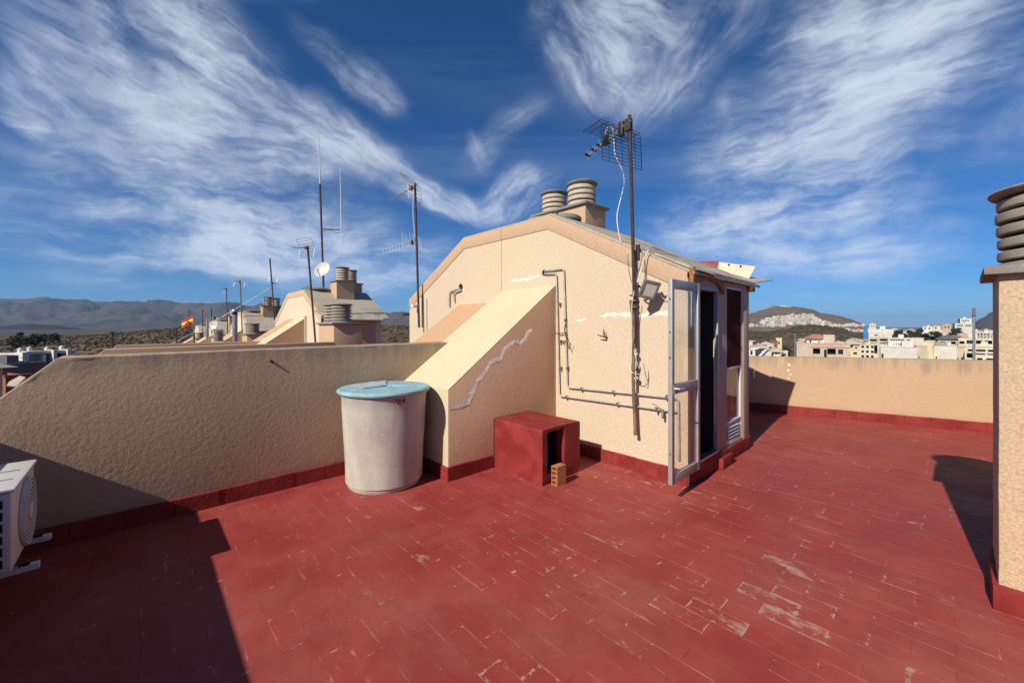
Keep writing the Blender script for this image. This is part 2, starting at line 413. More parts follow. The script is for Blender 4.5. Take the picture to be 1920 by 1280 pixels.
TW, TL = .126, .300          # floor tile pitch across / along
def m_floor():
    n = NT('floor_paint'); p = n.pos()
    sx = n.N('ShaderNodeSeparateXYZ'); n.L(n.N('ShaderNodeNewGeometry').outputs['Position'], sx.inputs[0])
    row = n.M('DIVIDE', n.M('ADD', sx.outputs[0], 1.0), TW)
    ri = n.M('FLOOR', row); rf = n.M('FRACT', row)
    off = n.M('MULTIPLY', n.M('MODULO', ri, 2.0), .5)
    col_ = n.M('ADD', n.M('DIVIDE', n.M('ADD', sx.outputs[1], 5.0), TL), off)
    cf = n.M('FRACT', col_); ci = n.M('FLOOR', col_)
    # per tile random
    cv = n.N('ShaderNodeCombineXYZ'); n.L(ri, cv.inputs[0]); n.L(ci, cv.inputs[1])
    wn = n.N('ShaderNodeTexWhiteNoise', noise_dimensions='2D'); n.L(cv.outputs[0], wn.inputs[0])
    rnd = wn.outputs['Value']
    # distance to the tile's edges in metres
    dl = n.M('MULTIPLY', n.M('MINIMUM', cf, n.M('SUBTRACT', 1.0, cf)), TL)
    dw = n.M('MULTIPLY', n.M('MINIMUM', rf, n.M('SUBTRACT', 1.0, rf)), TW)
    de = n.M('MINIMUM', dl, dw)
    a = n.noise(p, 2.2, 6, .62, .3); b = n.noise(n.pos((3.2, 2, 1)), 1.0, 7, .72, .15); c = n.noise(p, 24, 4, .6); e = n.noise(p, .55, 3)
    red = n.mix(n.ramp(a, .35, .7), (.265, .039, .033), (.340, .058, .048))
    red = n.mix(n.M('MULTIPLY', rnd, .35), red, (.30, .036, .032))
    # dusty, sun-bleached film
    dust = n.M('MULTIPLY', n.ramp(n.M('ADD', n.M('MULTIPLY', e, .5), n.M('MULTIPLY', b, .5)), .42, .70), .36)
    col = n.mix(dust, red, (.43, .17, .135))
    # paint rubbed off along the tile ends and in patches
    dx = n.M('SUBTRACT', sx.outputs[0], 2.9); dy = n.M('SUBTRACT', sx.outputs[1], .75)      # trodden way to the door
    rad = n.M('SQRT', n.M('ADD', n.M('MULTIPLY', n.M('MULTIPLY', dx, dx), .30), n.M('MULTIPLY', dy, dy)))
    walk = n.ramp(n.M('ADD', rad, n.M('MULTIPLY', n.noise(p, 1.6, 3), .8)), .5, 1.9, 1.0, 0.0)
    wear_zone = n.M('ADD', n.ramp(e, .42, .66, .2, .9), n.M('MULTIPLY', walk, .45))
    near_end = n.ramp(dl, .0, .026, 1.0, 0.0); near_any = n.ramp(de, .0, .012, 1.0, 0.0)
    chip_n = n.noise(n.pos((1.6, 1, 1)), 15, 5, .68, .2)
    v = n.M('ADD', n.M('MULTIPLY', near_end, .12), n.M('MULTIPLY', near_any, .05))
    v = n.M('ADD', v, n.M('MULTIPLY', n.M('SUBTRACT', rnd, .5), .26))
    v = n.M('ADD', v, n.M('MULTIPLY', wear_zone, .09))
    chips = n.ramp(n.M('ADD', chip_n, v), .775, .89)
    smear = n.M('MULTIPLY', n.ramp(n.M('ADD', n.noise(n.pos((20, 5.5, 1)), 1.0, 5, .66, .1), n.M('ADD', n.M('MULTIPLY', n.ramp(dw, 0, .024, 1, 0), .13), n.M('ADD', n.M('MULTIPLY', n.M('SUBTRACT', rnd, .5), .22), n.M('MULTIPLY', wear_zone, .07)))), .735, .93), .8)
    patch = n.M('MULTIPLY', n.ramp(n.M('ADD', n.noise(n.pos((1.9, 1, 1)), 2.1, 7, .70, .2), n.M('ADD', n.M('MULTIPLY', rnd, .17), n.M('MULTIPLY', walk, .055))), .765, .85), n.ramp(c, .25, .55, .45, .9))
    line = n.M('MULTIPLY', n.ramp(dw, .0008, .0034, 1.0, 0.0), n.ramp(n.noise(n.pos((3, 1.2, 1)), 2.6, 5, .65), .47, .66))
    bare = n.mix(c, (.40, .25, .18), (.62, .45, .34))
    col = n.mix(n.M('MULTIPLY', n.M('MAXIMUM', n.M('MAXIMUM', n.M('MAXIMUM', chips, smear), patch), n.M('MULTIPLY', line, .55)), .68), col, bare)
    dirt = n.noise(p, 1.1, 6, .68, .2); col = n.mix(n.ramp(dirt, .50, .72, 0, .30), col, (.15, .030, .028))
    # small pale specks of grit
    sp = n.noise(p, 70, 2, .5); col = n.mix(n.ramp(sp, .79, .83, 0, .8), col, (.65, .50, .42))
    n.bump(n.M('ADD', n.M('MULTIPLY', c, .4), n.M('MULTIPLY', n.noise(p, 160, 2), .4)), .25, .002)
    rough = n.ramp(a, .3, .7, .48, .66)
    return n.fin(col, rough, 0, .22)
m_floor()
n = NT('red_paint'); p = n.pos()
a = n.noise(p, 5, 5, .6); c2 = n.noise(p, 45, 3, .6)
cc = n.mix(n.ramp(a, .35, .7), (.20, .022, .020), (.285, .038, .033))
cc = n.mix(n.ramp(c2, .68, .75, 0, .4), cc, (.5, .22, .17))
n.bump(n.M('ADD', n.noise(p, 28, 4), n.M('MULTIPLY', c2, .4)), .45, .008); n.fin(cc, .6, 0, .25)

n = NT('tank_plastic'); p = n.pos((1, 1, .35)); q = n.pos()
a = n.noise(p, 6, 5, .62); b = n.noise(q, 26, 5, .65); s_ = n.noise(n.pos((14, 14, 1.1)), 1, 4)
cc = n.mix(n.ramp(a, .3, .72), (.43, .395, .335), (.56, .52, .445))
cc = n.mix(n.ramp(s_, .5, .78, 0, .3), cc, (.33, .295, .26)); cc = n.mix(n.ramp(b, .56, .72, 0, .45), cc, (.68, .65, .60)); cc = n.mix(n.ramp(n.noise(q, 60, 4, .7), .55, .72, 0, .35), cc, (.30, .27, .24))
n.bump(n.M('ADD', a, n.M('MULTIPLY', b, .5)), .3, .006); n.fin(cc, .7, 0, .2)
n = NT('lid_plastic'); q = n.pos(); a = n.noise(q, 9, 5, .6)
cc = n.mix(n.ramp(a, .38, .75), (.27, .45, .49), (.37, .56, .60)); n.bump(a, .15, .004); n.fin(cc, .45, 0, .35)
n = NT('lid_worn'); q = n.pos(); a = n.noise(q, 14, 6, .65)
cc = n.mix(n.ramp(a, .35, .7), (.36, .42, .42), (.48, .53, .52)); n.bump(a, .3, .004); n.fin(cc, .7, 0, .25)
# ------------------------------------------------------------------ the terrace
M_ = MATS
U_G = 4.04                    # gable plane of the stair houses
HC = 4.57                     # seam (party line) of our pair
V_DOOR = 1.74                 # door side of our stair house
U_END = 5.90
V_PAR = 4.42                  # face of the party parapet
PER = 11.0
BW0, BW1 = Vector((8.56, 2.53, 0)), Vector((9.40, -.52, 0))       # foot of the rear wall
bwd = (BW1 - BW0).normalized(); BWA = BW0 - bwd * 2.3; BWB = BW0 + bwd * 4.3

fl = MB().box(-1.2, 10.2, -1.3, 4.75, -.30, -.006).build('terrace_floor', M_['red_paint'])
tag(fl, kind='structure')
def tile_mesh():
    g = .0003; b = .0008; w = TW / 2 - g; l = TL / 2 - g
    vs = [(-w,-l,-.005),(w,-l,-.005),(w,l,-.005),(-w,l,-.005), (-w,-l,-b*.6),(w,-l,-b*.6),(w,l,-b*.6),(-w,l,-b*.6), (-w+b,-l+b,0),(w-b,-l+b,0),(w-b,l-b,0),(-w+b,l-b,0)]
    fs = [(8,9,10,11)] + [(i, (i+1)%4, 4+(i+1)%4, 4+i) for i in range(4)] + [(4+i, 4+(i+1)%4, 8+(i+1)%4, 8+i) for i in range(4)]
    me = bpy.data.meshes.new('tile'); me.from_pydata(vs, [], fs); me.materials.append(M_['floor_paint']); return me
tme = tile_mesh()
tiles = []
ni = int((10.0 + 1.0) / TW)
for i in range(ni):
    uc = -1.0 + (i + .5) * TW
    for j in range(14, 38):
        vc = -5.0 + (j + .5 - (.5 if i % 2 else 0)) * TL
        if vc - TL / 2 > V_PAR or vc + TL / 2 < -1.25: continue
        if uc > U_G + .1 and uc < U_END - .1 and vc > V_DOOR + .16: continue
        ub = BW0.x + (BW0.y - vc) * (BW1.x - BW0.x) / (BW0.y - BW1.y)
        if uc - TW / 2 > ub + .05: continue
        X = RX * uc + RY * vc; D = FX * uc + FY * vc
        vis = D > .9 and abs(X / D) < 1.30 and FOC * EYE / D < 700
        tiles.append((0 if vis else 1, D, uc, vc))
tiles.sort()
rest = MB()
for k, (hid, D, uc, vc) in enumerate(tiles):
    dz = random.uniform(-.0007, .0005); rx, ry = random.gauss(0, .0022), random.gauss(0, .004)
    if k < 300:
        o = bpy.data.objects.new('tile', tme); C.objects.link(o); o.parent = fl
        o.location = (uc, vc, dz); o.rotation_euler = (rx, ry, random.gauss(0, .002))
    else:
        mtx = Matrix.Translation((uc, vc, dz)) @ Matrix.Rotation(rx, 4, 'X') @ Matrix.Rotation(ry, 4, 'Y')
        rest.add([mtx @ v.co for v in tme.vertices], [tuple(p.vertices) for p in tme.polygons])
tag(rest.build('tile_field', M_['floor_paint'], fl), kind='stuff')

SK_H, SK_T = .145, .022
def skirting(parent, p0, p1, n, h=SK_H, step=.30, z=0):
    """a row of red skirting tiles from p0 to p1 at the wall's foot; n = outward normal"""
    p0 = Vector((*p0[:2], z)); p1 = Vector((*p1[:2], z)); n = Vector((*n, 0)); d = p1 - p0; L = d.length; d.normalize()
    cnt = max(1, round(L / step)); s = L / cnt
    mb = MB(); g = .0015; b = .006
    prof = [(0, 0), (SK_T, 0), (SK_T, h - b), (SK_T - b, h), (0, h)]
    pts = []
    for t in (g, s - g):
        pts += [d * t + n * y + Vector((0, 0, zz)) for y, zz in prof]
    k = len(prof)
    mb.add(pts, [tuple(range(k)), tuple(range(k, 2*k))[::-1]] + [(i, (i+1) % k, k+(i+1) % k, k+i) for i in range(k)])
    me = None
    for i in range(cnt):
        if me is None:
            o = mb.build('skirting_tile', M_['red_paint'], parent); me = o.data
        else:
            o = bpy.data.objects.new('skirting_tile', me); C.objects.link(o); o.parent = parent
        off = n * random.uniform(-.003, .002)
        o.location = p0 + d * (s * i) + off - Vector(parent.location) + Vector((0, 0, random.uniform(-.003, .003)))

# party parapet between our terrace and the next one
def party_parapet(v0, v1, zt, zf, label, group=None, cut=.07, u1=None, mt='parapet_plaster', capmat=None):
    u1 = u1 or U_G
    pr = [(-1.0, zf - .3), (u1, zf - .3), (u1, zf + zt + .03), (-.44, zf + zt), (-.44 - (zt - 1.03), zf + 1.03), (-1.0, zf + 1.03)]
    m = MB().prism(pr, 'y', v0, v1)
    o = m.build('parapet_wall', M_[mt], None, bevel=.018, wavy=.006, cut=cut)
    tag(o, label, 'wall', group)
    return o
par = party_parapet(V_PAR, V_PAR + .30, 1.37, 0, 'long brown plastered parapet wall behind the grey water tank')
skirting(par, (-.98, V_PAR), (2.33, V_PAR), (0, -1))
hk = MB().tube([(.93, V_PAR - .005, 1.27), (.95, V_PAR - .012, 1.25)], .012, 8).build('drilled_plug', M_['hole_dark'], par)

# front parapet on the street side (behind the photographer, its shadow lies across the floor)
fp = MB().box(-1.22, -1.0, -5.0, V_PAR + .3, -.3, 1.03).build('parapet_wall', M_['parapet_plaster'], bevel=.015, cut=.4)
tag(fp, 'low street-side parapet wall carrying the air conditioner', 'wall')
skirting(fp, (-1.0, -1.0), (-1.0, V_PAR - .03), (1, 0))
# right hand party wall, hidden behind the chimney column
rp = MB().box(-1.0, 9.6, -1.22, -.95, -.3, 1.30).build('parapet_wall', M_['backwall_plaster'], bevel=.015, cut=.5)
tag(rp, 'plastered party wall running behind the right-hand chimney column', 'wall')
skirting(rp, (9.4, -.95), (-.95, -.95), (0, 1))

# rear wall, slightly askew to the houses
nrm = Vector((-bwd.y, bwd.x, 0)); nrm = nrm if nrm.x < 0 else -nrm
def bw_box():
    a, b = BWA.copy(), BWB.copy(); t = -nrm * .22
    m = MB()
    zt = lambda p: 1.026 + (p - BW0).dot(bwd) * .0187
    vs = [a, b, b + t, a + t]
    m.add([Vector((p.x, p.y, -.3)) for p in vs] + [Vector((p.x, p.y, zt(p))) for p in vs],
          [(0,3,2,1),(4,5,6,7),(0,1,5,4),(1,2,6,5),(2,3,7,6),(3,0,4,7)])
    return m.build('parapet_wall', M_['backwall_plaster'], bevel=.02, wavy=.006, cut=.12)
bw = tag(bw_box(), 'sunlit peach plastered rear wall of the terrace facing the town', 'wall')
skirting(bw, BWA + nrm * .0, BWB, (nrm.x, nrm.y), h=.15)
# pale filler dabs on the rear wall
for (x, y, r) in ((1480, 684, .035), (1478, 694, .03), (1482, 702, .022), (1479, 709, .02)):
    rr = ray(x, y); t = (BW0.dot(nrm)) / (rr.dot(nrm)) if rr.dot(nrm) else 1
    p = Vector((0, 0, EYE)) + rr * t
    m = MB(); ring = []
    side = bwd
    for k in range(10):
        a = k * .628; q = r * random.uniform(.5, 1.1)
        ring.append(p + side * math.cos(a) * q + Vector((0, 0, 1)) * math.sin(a) * q + nrm * .002)
    m.slab(ring, nrm * .004); m.build('filler_patch', M_['white_mortar'], bw)

# ------------------------------------------------------------------ chimney pots
def vent_stack(parent, c, r, n, rh, gap, mat='pot_concrete', seg=36, core=True, cap=True):
    z = c[2]
    if core: MB().lathe([(r * .80, 0), (r * .80, n * (rh + gap) + .02)], seg, c).build('flue_core', M_['hole_dark'], parent, smooth=False)
    for i in range(n):
        z0 = c[2] + i * (rh + gap) + gap * .8
        jx, jy = random.uniform(-.006, .006), random.uniform(-.006, .006)
        pr = [(r * .78, 0), (r * .975, 0), (r * .998, rh * .10), (r * 1.004, rh * .5), (r * .998, rh * .92), (r * .975, rh), (r * .78, rh)]
        o = MB().lathe(pr, seg, (c[0] + jx, c[1] + jy, z0), True).build('ring', M_[mat], parent, wavy=r * .016); soft(o, 28)
    zt = c[2] + n * (rh + gap) + gap * .5
    if cap:
        pr = [(r * 1.02, 0), (r * 1.10, .012), (r * 1.13, rh * .5), (r * 1.10, rh * .72), (r * .9, rh * .95), (r * .3, rh * 1.05)]
        o = MB().lathe(pr, seg, (c[0], c[1], zt)).build('cap', M_['old_concrete'], parent); soft(o, 40)
def column(v0, v1, u0, u1, zf, zt, label, pots, rz=0, mt='column_plaster', near=True):
    e = empty('chimney_column', (u0, v0 if rz == 0 else v1, zf), rz)
    tag(e, label, 'chimney', 'chimney columns standing on the party walls')
    ox, oy = u0, (v0 if rz == 0 else v1)
    sh = MB().box(u0 - ox, u1 - ox, v0 - oy, v1 - oy, -.3, zt).build('shaft', M_[mt], e, bevel=.014, wavy=.004 if near else 0, cut=.08 if near else 0)
    ov = .055
    m = MB().box(u0 - ox - ov, u1 - ox + ov, v0 - oy - ov, v1 - oy + ov, zt - .012, zt + .035)
    sl = m.build('slab', M_['old_concrete'], e, bevel=.008, wavy=.004 if near else 0, cut=.12 if near else 0)
    for (cu, cv_, r, nr) in pots:
        ch = empty('pot', (0, 0, 0), 0, e)
        o = MB().lathe([(r * 1.12, 0), (r * 1.06, .03), (r * .9, .045)], 36, (cu - ox, cv_ - oy, zt + .035)).build('pot_base', M_['old_concrete'], ch); soft(o)
        vent_stack(ch, (cu - ox, cv_ - oy, zt + .075), r, nr, .053, .024, mat='pot_concrete', seg=48 if near else 24)
    return e
# the near column at the right of the picture; turned a hair so its shaded flank shows
cu0, cv1 = 3.56, -.221
colm = column(-1.35, -.221, 3.56, 4.16, 0, 1.905, 'tall plastered chimney column with ringed concrete pot at right edge of terrace',
              [(3.90, -.50, .275, 5), (3.90, -1.07, .275, 5)], rz=R_(-1.35))
skc = MB()
skm = M_['red_paint']
for i in range(4):
    MB().box(-SK_T, 0, -.282 * (i + 1) + .0015, -.282 * i - .0015 + (SK_T if i == 0 else 0), 0, SK_H).build('skirting_tile', skm, colm, bevel=.005)
for i in range(2):
    MB().box(.30 * i + .0015, .30 * (i + 1) - .0015, 0, SK_T, 0, SK_H).build('skirting_tile', skm, colm, bevel=.005)

# ------------------------------------------------------------------ stair houses
HE, HT, ZE, ZT = 2.83, .99, 2.15, 3.09       # half width at the eaves / at the flat top, heights
def house_profile(c, zf, inset=0.0):
    return [(c - HE, zf + ZE), (c - HT, zf + ZT), (c + HT, zf + ZT), (c + HE, zf + ZE)]
def stair_house(c, zf, label, near, mt, mb_, group='stair houses along the row of roofs'):
    e = empty('stair_house', (0, 0, 0)); tag(e, label, 'stair house', group)
    top = [(c - HE, zf + ZE), (c - HT, zf + ZT), (c + HT, zf + ZT), (c + HE, zf + ZE)]
    # two plaster panels of the gable with an open joint along the party line
    for s in (-1, 1):
        if s < 0: poly = [(c - HE, zf), (c - .004, zf), (c - .004, zf + ZT), (c - HT, zf + ZT), (c - HE, zf + ZE)]
        else: poly = [(c + .004, zf), (c + HE, zf), (c + HE, zf + ZE), (c + HT, zf + ZT), (c + .004, zf + ZT)]
        MB().prism(poly, 'x', U_G, U_G + .18).build('gable_panel', M_[mt], e)
        # raised band under the roof edge
        w = .175; k = math.hypot(HE - HT, ZT - ZE); sl = (ZT - ZE) / (HE - HT)
        dv = w * math.sqrt(1 + sl * sl)
        inner_x = HT - w * (math.sqrt(1 + sl * sl) - 1) / sl
        B = [(HE, ZE), (HT, ZT), (.004, ZT), (.004, ZT - w), (inner_x, ZT - w), (HE, ZE - dv + 0.0)]
        poly = [(c + s * x, zf + z) for x, z in B]
        MB().prism(poly, 'x', U_G - .010, U_G + .02).build('edge_band', M_[mb_], e, bevel=.003)
    # joint filler, rear wall, far side wall
    MB().box(U_G + .02, U_G + .06, c - .01, c + .01, zf, zf + ZT - .02).build('joint', M_['old_concrete'], e)
    MB().prism([(c - HE, zf), (c + HE, zf)] + [(c + HE, zf + ZE), (c + HT, zf + ZT), (c - HT, zf + ZT), (c - HE, zf + ZE)], 'x', U_END - .18, U_END).build('rear_wall', M_[mt], e)
    MB().box(U_G + .18, U_END - .18, c + HE - .15, c + HE, zf, zf + ZE).build('side_wall', M_[mt], e)
    # roof slabs
    t = .03; ov = -.022
    def slope(s):
        a, b = (c + s * (HE + .06), zf + ZE - .03), (c + s * HT, zf + ZT)
        return [(U_G - ov, a[0], a[1] + .003), (U_END + .28, a[0], a[1] + .003), (U_END + .28, b[0], b[1] + .003), (U_G - ov, b[0], b[1] + .003)]
    for s in (-1, 1):
        pts = slope(s); m = MB().slab(pts, (0, 0, t)); m.build('roof_slope', M_['roof_cement'], e, wavy=.003 if near else 0, cut=.15 if near else 0)
    MB().box(U_G - ov, U_END + .1, c - HT - .004, c + HT + .004, zf + ZT + .006, zf + ZT + t + .004).build('roof_top', M_['roof_cement'], e)
    return e
main = stair_house(HC, 0, 'large beige stair house with open glazed door and white wall pipes', True, 'gable_plaster', 'band_plaster')

# door side of our stair house: wall sheet with a doorway and a glazed bay
m = MB()
P = lambda x, y, z: (U_G + .0 + x, V_DOOR + y, z)
holes_wall(m, U_END - U_G, 0, ZE - .02, [(.07, .80, .17, 2.035), (1.08, 1.60, .19, 2.09)], .05, P)
m.build('side_wall', M_['post_plaster'], main)
MB().box(U_G - .003, U_G + .075, V_DOOR - .004, V_DOOR + .2, 0, ZE - .06).build('corner_pier', M_['gable_plaster'], main)
MB().box(U_END - .22, U_END + .01, V_DOOR - .008, V_DOOR + .14, 0, ZE - .02).build('end_post', M_['post_plaster'], main, bevel=.01)
MB().box(U_G + .2, U_END - .18, V_DOOR + .15, HC + 2.6, .165, .17).build('inside_floor', M_['inside_shade'], main)
MB().box(U_G + 1.0, U_G + 1.06, V_DOOR + .15, V_DOOR + 1.6, .17, 2.1).build('inside_partition', M_['inside_shade'], main)
cur = MB().box(U_G + .80, U_G + .84, V_DOOR + .06, V_DOOR + .9, .17, 2.1).build('inside_jamb', M_['inside_shade'], main)
MB().box(U_G + .25, U_G + .84, V_DOOR + .9, V_DOOR + .94, .17, 2.1).build('inside_curtain', M_['inside_shade'], main)
# door frame
fr = MB(); a, b = U_G + .07, U_G + .80
fr.box(b - .03, b, V_DOOR - .012, V_DOOR + .03, .17, 2.035)
fr.build('door_jamb', M_['aluminium'], main, bevel=.004)
MB().box(a, a + .03, V_DOOR - .012, V_DOOR + .06, .17, 2.035).build('door_jamb', M_['aluminium'], main, bevel=.004)
MB().box(a + .03, b - .03, V_DOOR - .012, V_DOOR + .06, 1.99, 2.035).build('door_head', M_['aluminium'], main, bevel=.004)
MB().box(a + .03, b - .03, V_DOOR - .02, V_DOOR + .06, .17, .195).build('door_threshold', M_['bright_aluminium'], main, bevel=.003)
MB().box(b - .062, b - .045, V_DOOR + .01, V_DOOR + .028, .5, 1.25).build('lock_rail', M_['bright_aluminium'], main, bevel=.004)
# the leaf, folded right back so that it reaches past the corner
le = empty('door_leaf', (0, 0, 0), 0, main)
x0, x1, z0, z1, y0, y1 = 3.500, 4.115, .172, 2.030, V_DOOR - .095, V_DOOR - .055
sw = .050
MB().box(x0, x0 + sw, y0, y1, z0, z1).build('stile', M_['aluminium'], le, bevel=.006)
MB().box(x1 - sw, x1, y0, y1, z0, z1).build('stile', M_['aluminium'], le, bevel=.006)
MB().box(x0 + sw, x1 - sw, y0 + .002, y1 - .002, z1 - .085, z1).build('rail', M_['aluminium'], le, bevel=.005)
MB().box(x0 + sw, x1 - sw, y0 + .002, y1 - .002, .985, 1.075).build('rail', M_['aluminium'], le, bevel=.005)
MB().box(x0 + sw, x1 - sw, y0 + .002, y1 - .002, z0, z0 + .085).build('rail', M_['aluminium'], le, bevel=.005)
MB().box(x0 + sw - .004, x1 - sw + .004, y0 + .017, y0 + .022, 1.072, z1 - .082).build('pane', M_['glass'], le)
MB().box(x0 + sw - .004, x1 - sw + .004, y0 + .017, y0 + .022, z0 + .082, .988).build('pane', M_['glass'], le)
hd = MB().box(x0 + .015, x0 + .05, y0 - .012, y0, .99, 1.07)
hd.tube([(x0 + .03, y0 - .012, 1.04), (x0 + .03, y0 - .05, 1.04), (x0 + .12, y0 - .055, 1.035)], .009, 8)
hd.build('handle', M_['bright_aluminium'], le)
for z in (.45, 1.32, 1.55, 1.85):
    MB().tube([(x0 - .001, (y0 + y1) / 2, z), (x0 - .004, (y0 + y1) / 2, z)], .010, 8).build('screw', M_['grey_metal'], le)
# glazed bay beside the door
bay = empty('glazed_bay', (0, 0, 0), 0, main)
a, b = U_G + 1.08, U_G + 1.60; yv0, yv1 = V_DOOR + .005, V_DOOR + .05
MB().box(a, a + .022, yv0, yv1, .19, 2.09).build('frame_post', M_['white_paint'], bay, bevel=.004)
MB().box(b - .022, b, yv0, yv1, .19, 2.09).build('frame_post', M_['white_paint'], bay, bevel=.004)
for z in (.19, .42, 1.075, 2.05):
    MB().box(a + .022, b - .022, yv0, yv1, z, z + .035).build('frame_rail', M_['white_paint'], bay, bevel=.004)
MB().box(a + .022, b - .022, yv0 - .004, yv0 + .03, 1.11, 2.05).build('brown_panel', M_['brown_board'], bay)
MB().box(a + .022, b - .022, yv0 + .02, yv0 + .025, .455, 1.075).build('pane', M_['glass'], bay)
MB().box(a + .04, b - .04, yv0 + .035, yv0 + .04, .23, .42).build('vent_back', M_['white_paint'], bay)
for i in range(4):
    z = .245 + i * .042
    MB().slab([(a + .07, yv0 + .03, z + .03), (b - .07, yv0 + .03, z + .03), (b - .07, yv0 - .004, z), (a + .07, yv0 - .004, z)], (0, 0, .006)).build('louvre_slat', M_['white_paint'], bay)
# red step and skirting round the house
MB().box(U_G + .72, U_G + 1.06, V_DOOR - .085, V_DOOR - .034, 0, .12).build('step', M_['red_paint'], main, bevel=.012, wavy=.005, cut=.06)
MB().box(U_G + .02, U_END, V_DOOR - .03, V_DOOR - .006, 0, .165).build('door_sill', M_['red_paint'], main, bevel=.008, wavy=.003, cut=.1)
skirting(main, (U_G, 3.47), (U_G, V_DOOR - .005), (-1, 0))
# timber and sheets over the door
arch = [(U_G + .10, 2.035), (U_G + .20, 2.05)] + [(U_G + .20 + t * .6, 2.05 + .055 * math.sin(math.pi * (t * .9 + .05))) for t in [i / 8 for i in range(9)]] + [(U_G + .84, 2.0), (U_G + .90, 1.97), (U_G + .90, 2.17), (U_G + .10, 2.19)]
MB().prism(arch, 'y', V_DOOR - .04, V_DOOR - .012).build('timber_fascia', M_['wood_orange'], main)
MB().box(U_G + .02, U_G + .09, V_DOOR - .05, V_DOOR - .008, 2.03, 2.2).build('timber_post', M_['wood_orange'], main, bevel=.004)
MB().box(U_END - .10, U_END + .08, V_DOOR - .06, V_DOOR + .06, 2.06, 2.14).build('timber_post', M_['wood_orange'], main, bevel=.004)
def sheet(name, pts, mt, t=(0, 0, .006), cut=.1, wav=.008): return MB().slab(pts, t).build(name, M_[mt], main, cut=cut, wavy=wav)
sheet('roof_sheet', [(U_G + .02, 2.10, 2.375), (U_END + .05, 2.10, 2.375), (U_END + .05, V_DOOR - .055, 2.155), (U_G + .05, V_DOOR - .055, 2.165)], 'sheet_grey', (0, 0, .022))
sheet('roof_sheet', [(U_G + .04, 1.92, 2.315), (U_G + .55, 1.92, 2.315), (U_G + .50, V_DOOR - .10, 2.145), (U_G + .06, V_DOOR - .075, 2.165)], 'sheet_grey')
sheet('red_sheet', [(6.20, 2.225, 2.36), (6.20, 2.62, 2.50), (6.22, 2.55, 2.60), (6.22, 2.225, 2.56)], 'sheet_red', (.006, 0, 0), .1, .004)
cs = sheet('cream_sheet', [(6.10, 1.81, 2.215), (6.14, 2.22, 2.36), (6.22, 2.22, 2.545), (6.22, 1.745, 2.43)], 'sheet_cream', (.006, 0, 0), .1, .004)
for f_ in (.30, .62):
    p = Vector((6.21, 2.22, 2.545)).lerp(Vector((6.21, 1.745, 2.43)), f_) + Vector((-.005, 0, -.025))
    MB().tube([p + Vector((-.012, 0, 0)), p + Vector((.02, 0, 0))], .014, 8).build('bolt', M_['rust_iron'], cs)
sheet('roof_sheet', [(5.90, 2.05, 2.34), (6.45, 1.97, 2.32), (6.52, 1.61, 2.245), (5.90, 1.70, 2.165)], 'sheet_grey', (0, 0, .012), .1, .006)
# roof chimneys of our house
def roof_chimney(parent, c, zb, zt, half, r, rings, near=True):
    ch = empty('roof_chimney', (0, 0, 0), 0, parent)
    MB().box(c[0] - half, c[0] + half, c[1] - half, c[1] + half, zb, zt).build('base', M_['band_plaster'], ch, bevel=.01 if near else 0)
    MB().box(c[0] - half - .045, c[0] + half + .045, c[1] - half - .045, c[1] + half + .045, zt + .002, zt + .04).build('slab', M_['old_concrete'], ch, bevel=.006 if near else 0)
    vent_stack(ch, (c[0], c[1], zt + .042), r, rings, .058, .026, seg=32 if near else 16, mat='pot_pale')
roof_chimney(main, (5.25, 3.97), 2.9, 3.47, .27, .225, 4)
roof_chimney(main, (5.62, 4.88), 3.05, 3.62, .27, .225, 4)
def lid(parent, c, r, z):
    o = MB().lathe([(r * .8, 0), (r, .02), (r, .055), (r * .85, .085), (r * .3, .11)], 32, (c[0], c[1], z)).build('round_lid', M_['old_concrete'], parent); soft(o)
lid(main, (4.62, 3.80), .24, ZT + .05)
lid(main, (4.46, 4.16), .22, ZT + .05)
o = MB().lathe([(.2, 0), (.2, .03), (.05, .09)], 24, (4.5, 5.15, ZT + .05)).build('round_lid', M_['dish_white'], main); soft(o)

# sloping stair block (buttress): cream on our side, orange on the neighbour's
BZ0, BU0, BZ1 = .946, 2.35, 2.147
def buttress(parent, v0, v1, zf, mt_top, mt_side, near):
    d = .012
    pr = [(BU0, zf), (U_G - .002, zf), (U_G - .002, zf + BZ1 - d), (BU0, zf + BZ0 - d)]
    MB().prism(pr, 'y', v0, v1).build('stair_block', M_[mt_side], parent, bevel=.012 if near else 0, wavy=0, cut=0)
    pr = [(BU0 - .006, zf + .0), (BU0 + .004, zf), (BU0 + .004, zf + BZ0 - .01), (U_G - .003, zf + BZ1 - .010), (U_G - .003, zf + BZ1), (BU0 - .006, zf + BZ0)]
    MB().prism(pr, 'y', v0 + .003, v1 - .001).build('stair_block_facing', M_[mt_top], parent, bevel=.004 if near else 0)
buttress(main, 3.48, HC - .006, 0, 'cream_plaster', 'flank_plaster', True)
buttress(main, HC + .006, 5.66, -.17, 'orange_plaster', 'orange_plaster', True)
skirting(main, (BU0 - .004, 4.40), (BU0 - .004, 3.46), (-1, 0))
skirting(main, (BU0 - .02, 3.48), (2.94, 3.48), (0, -1))
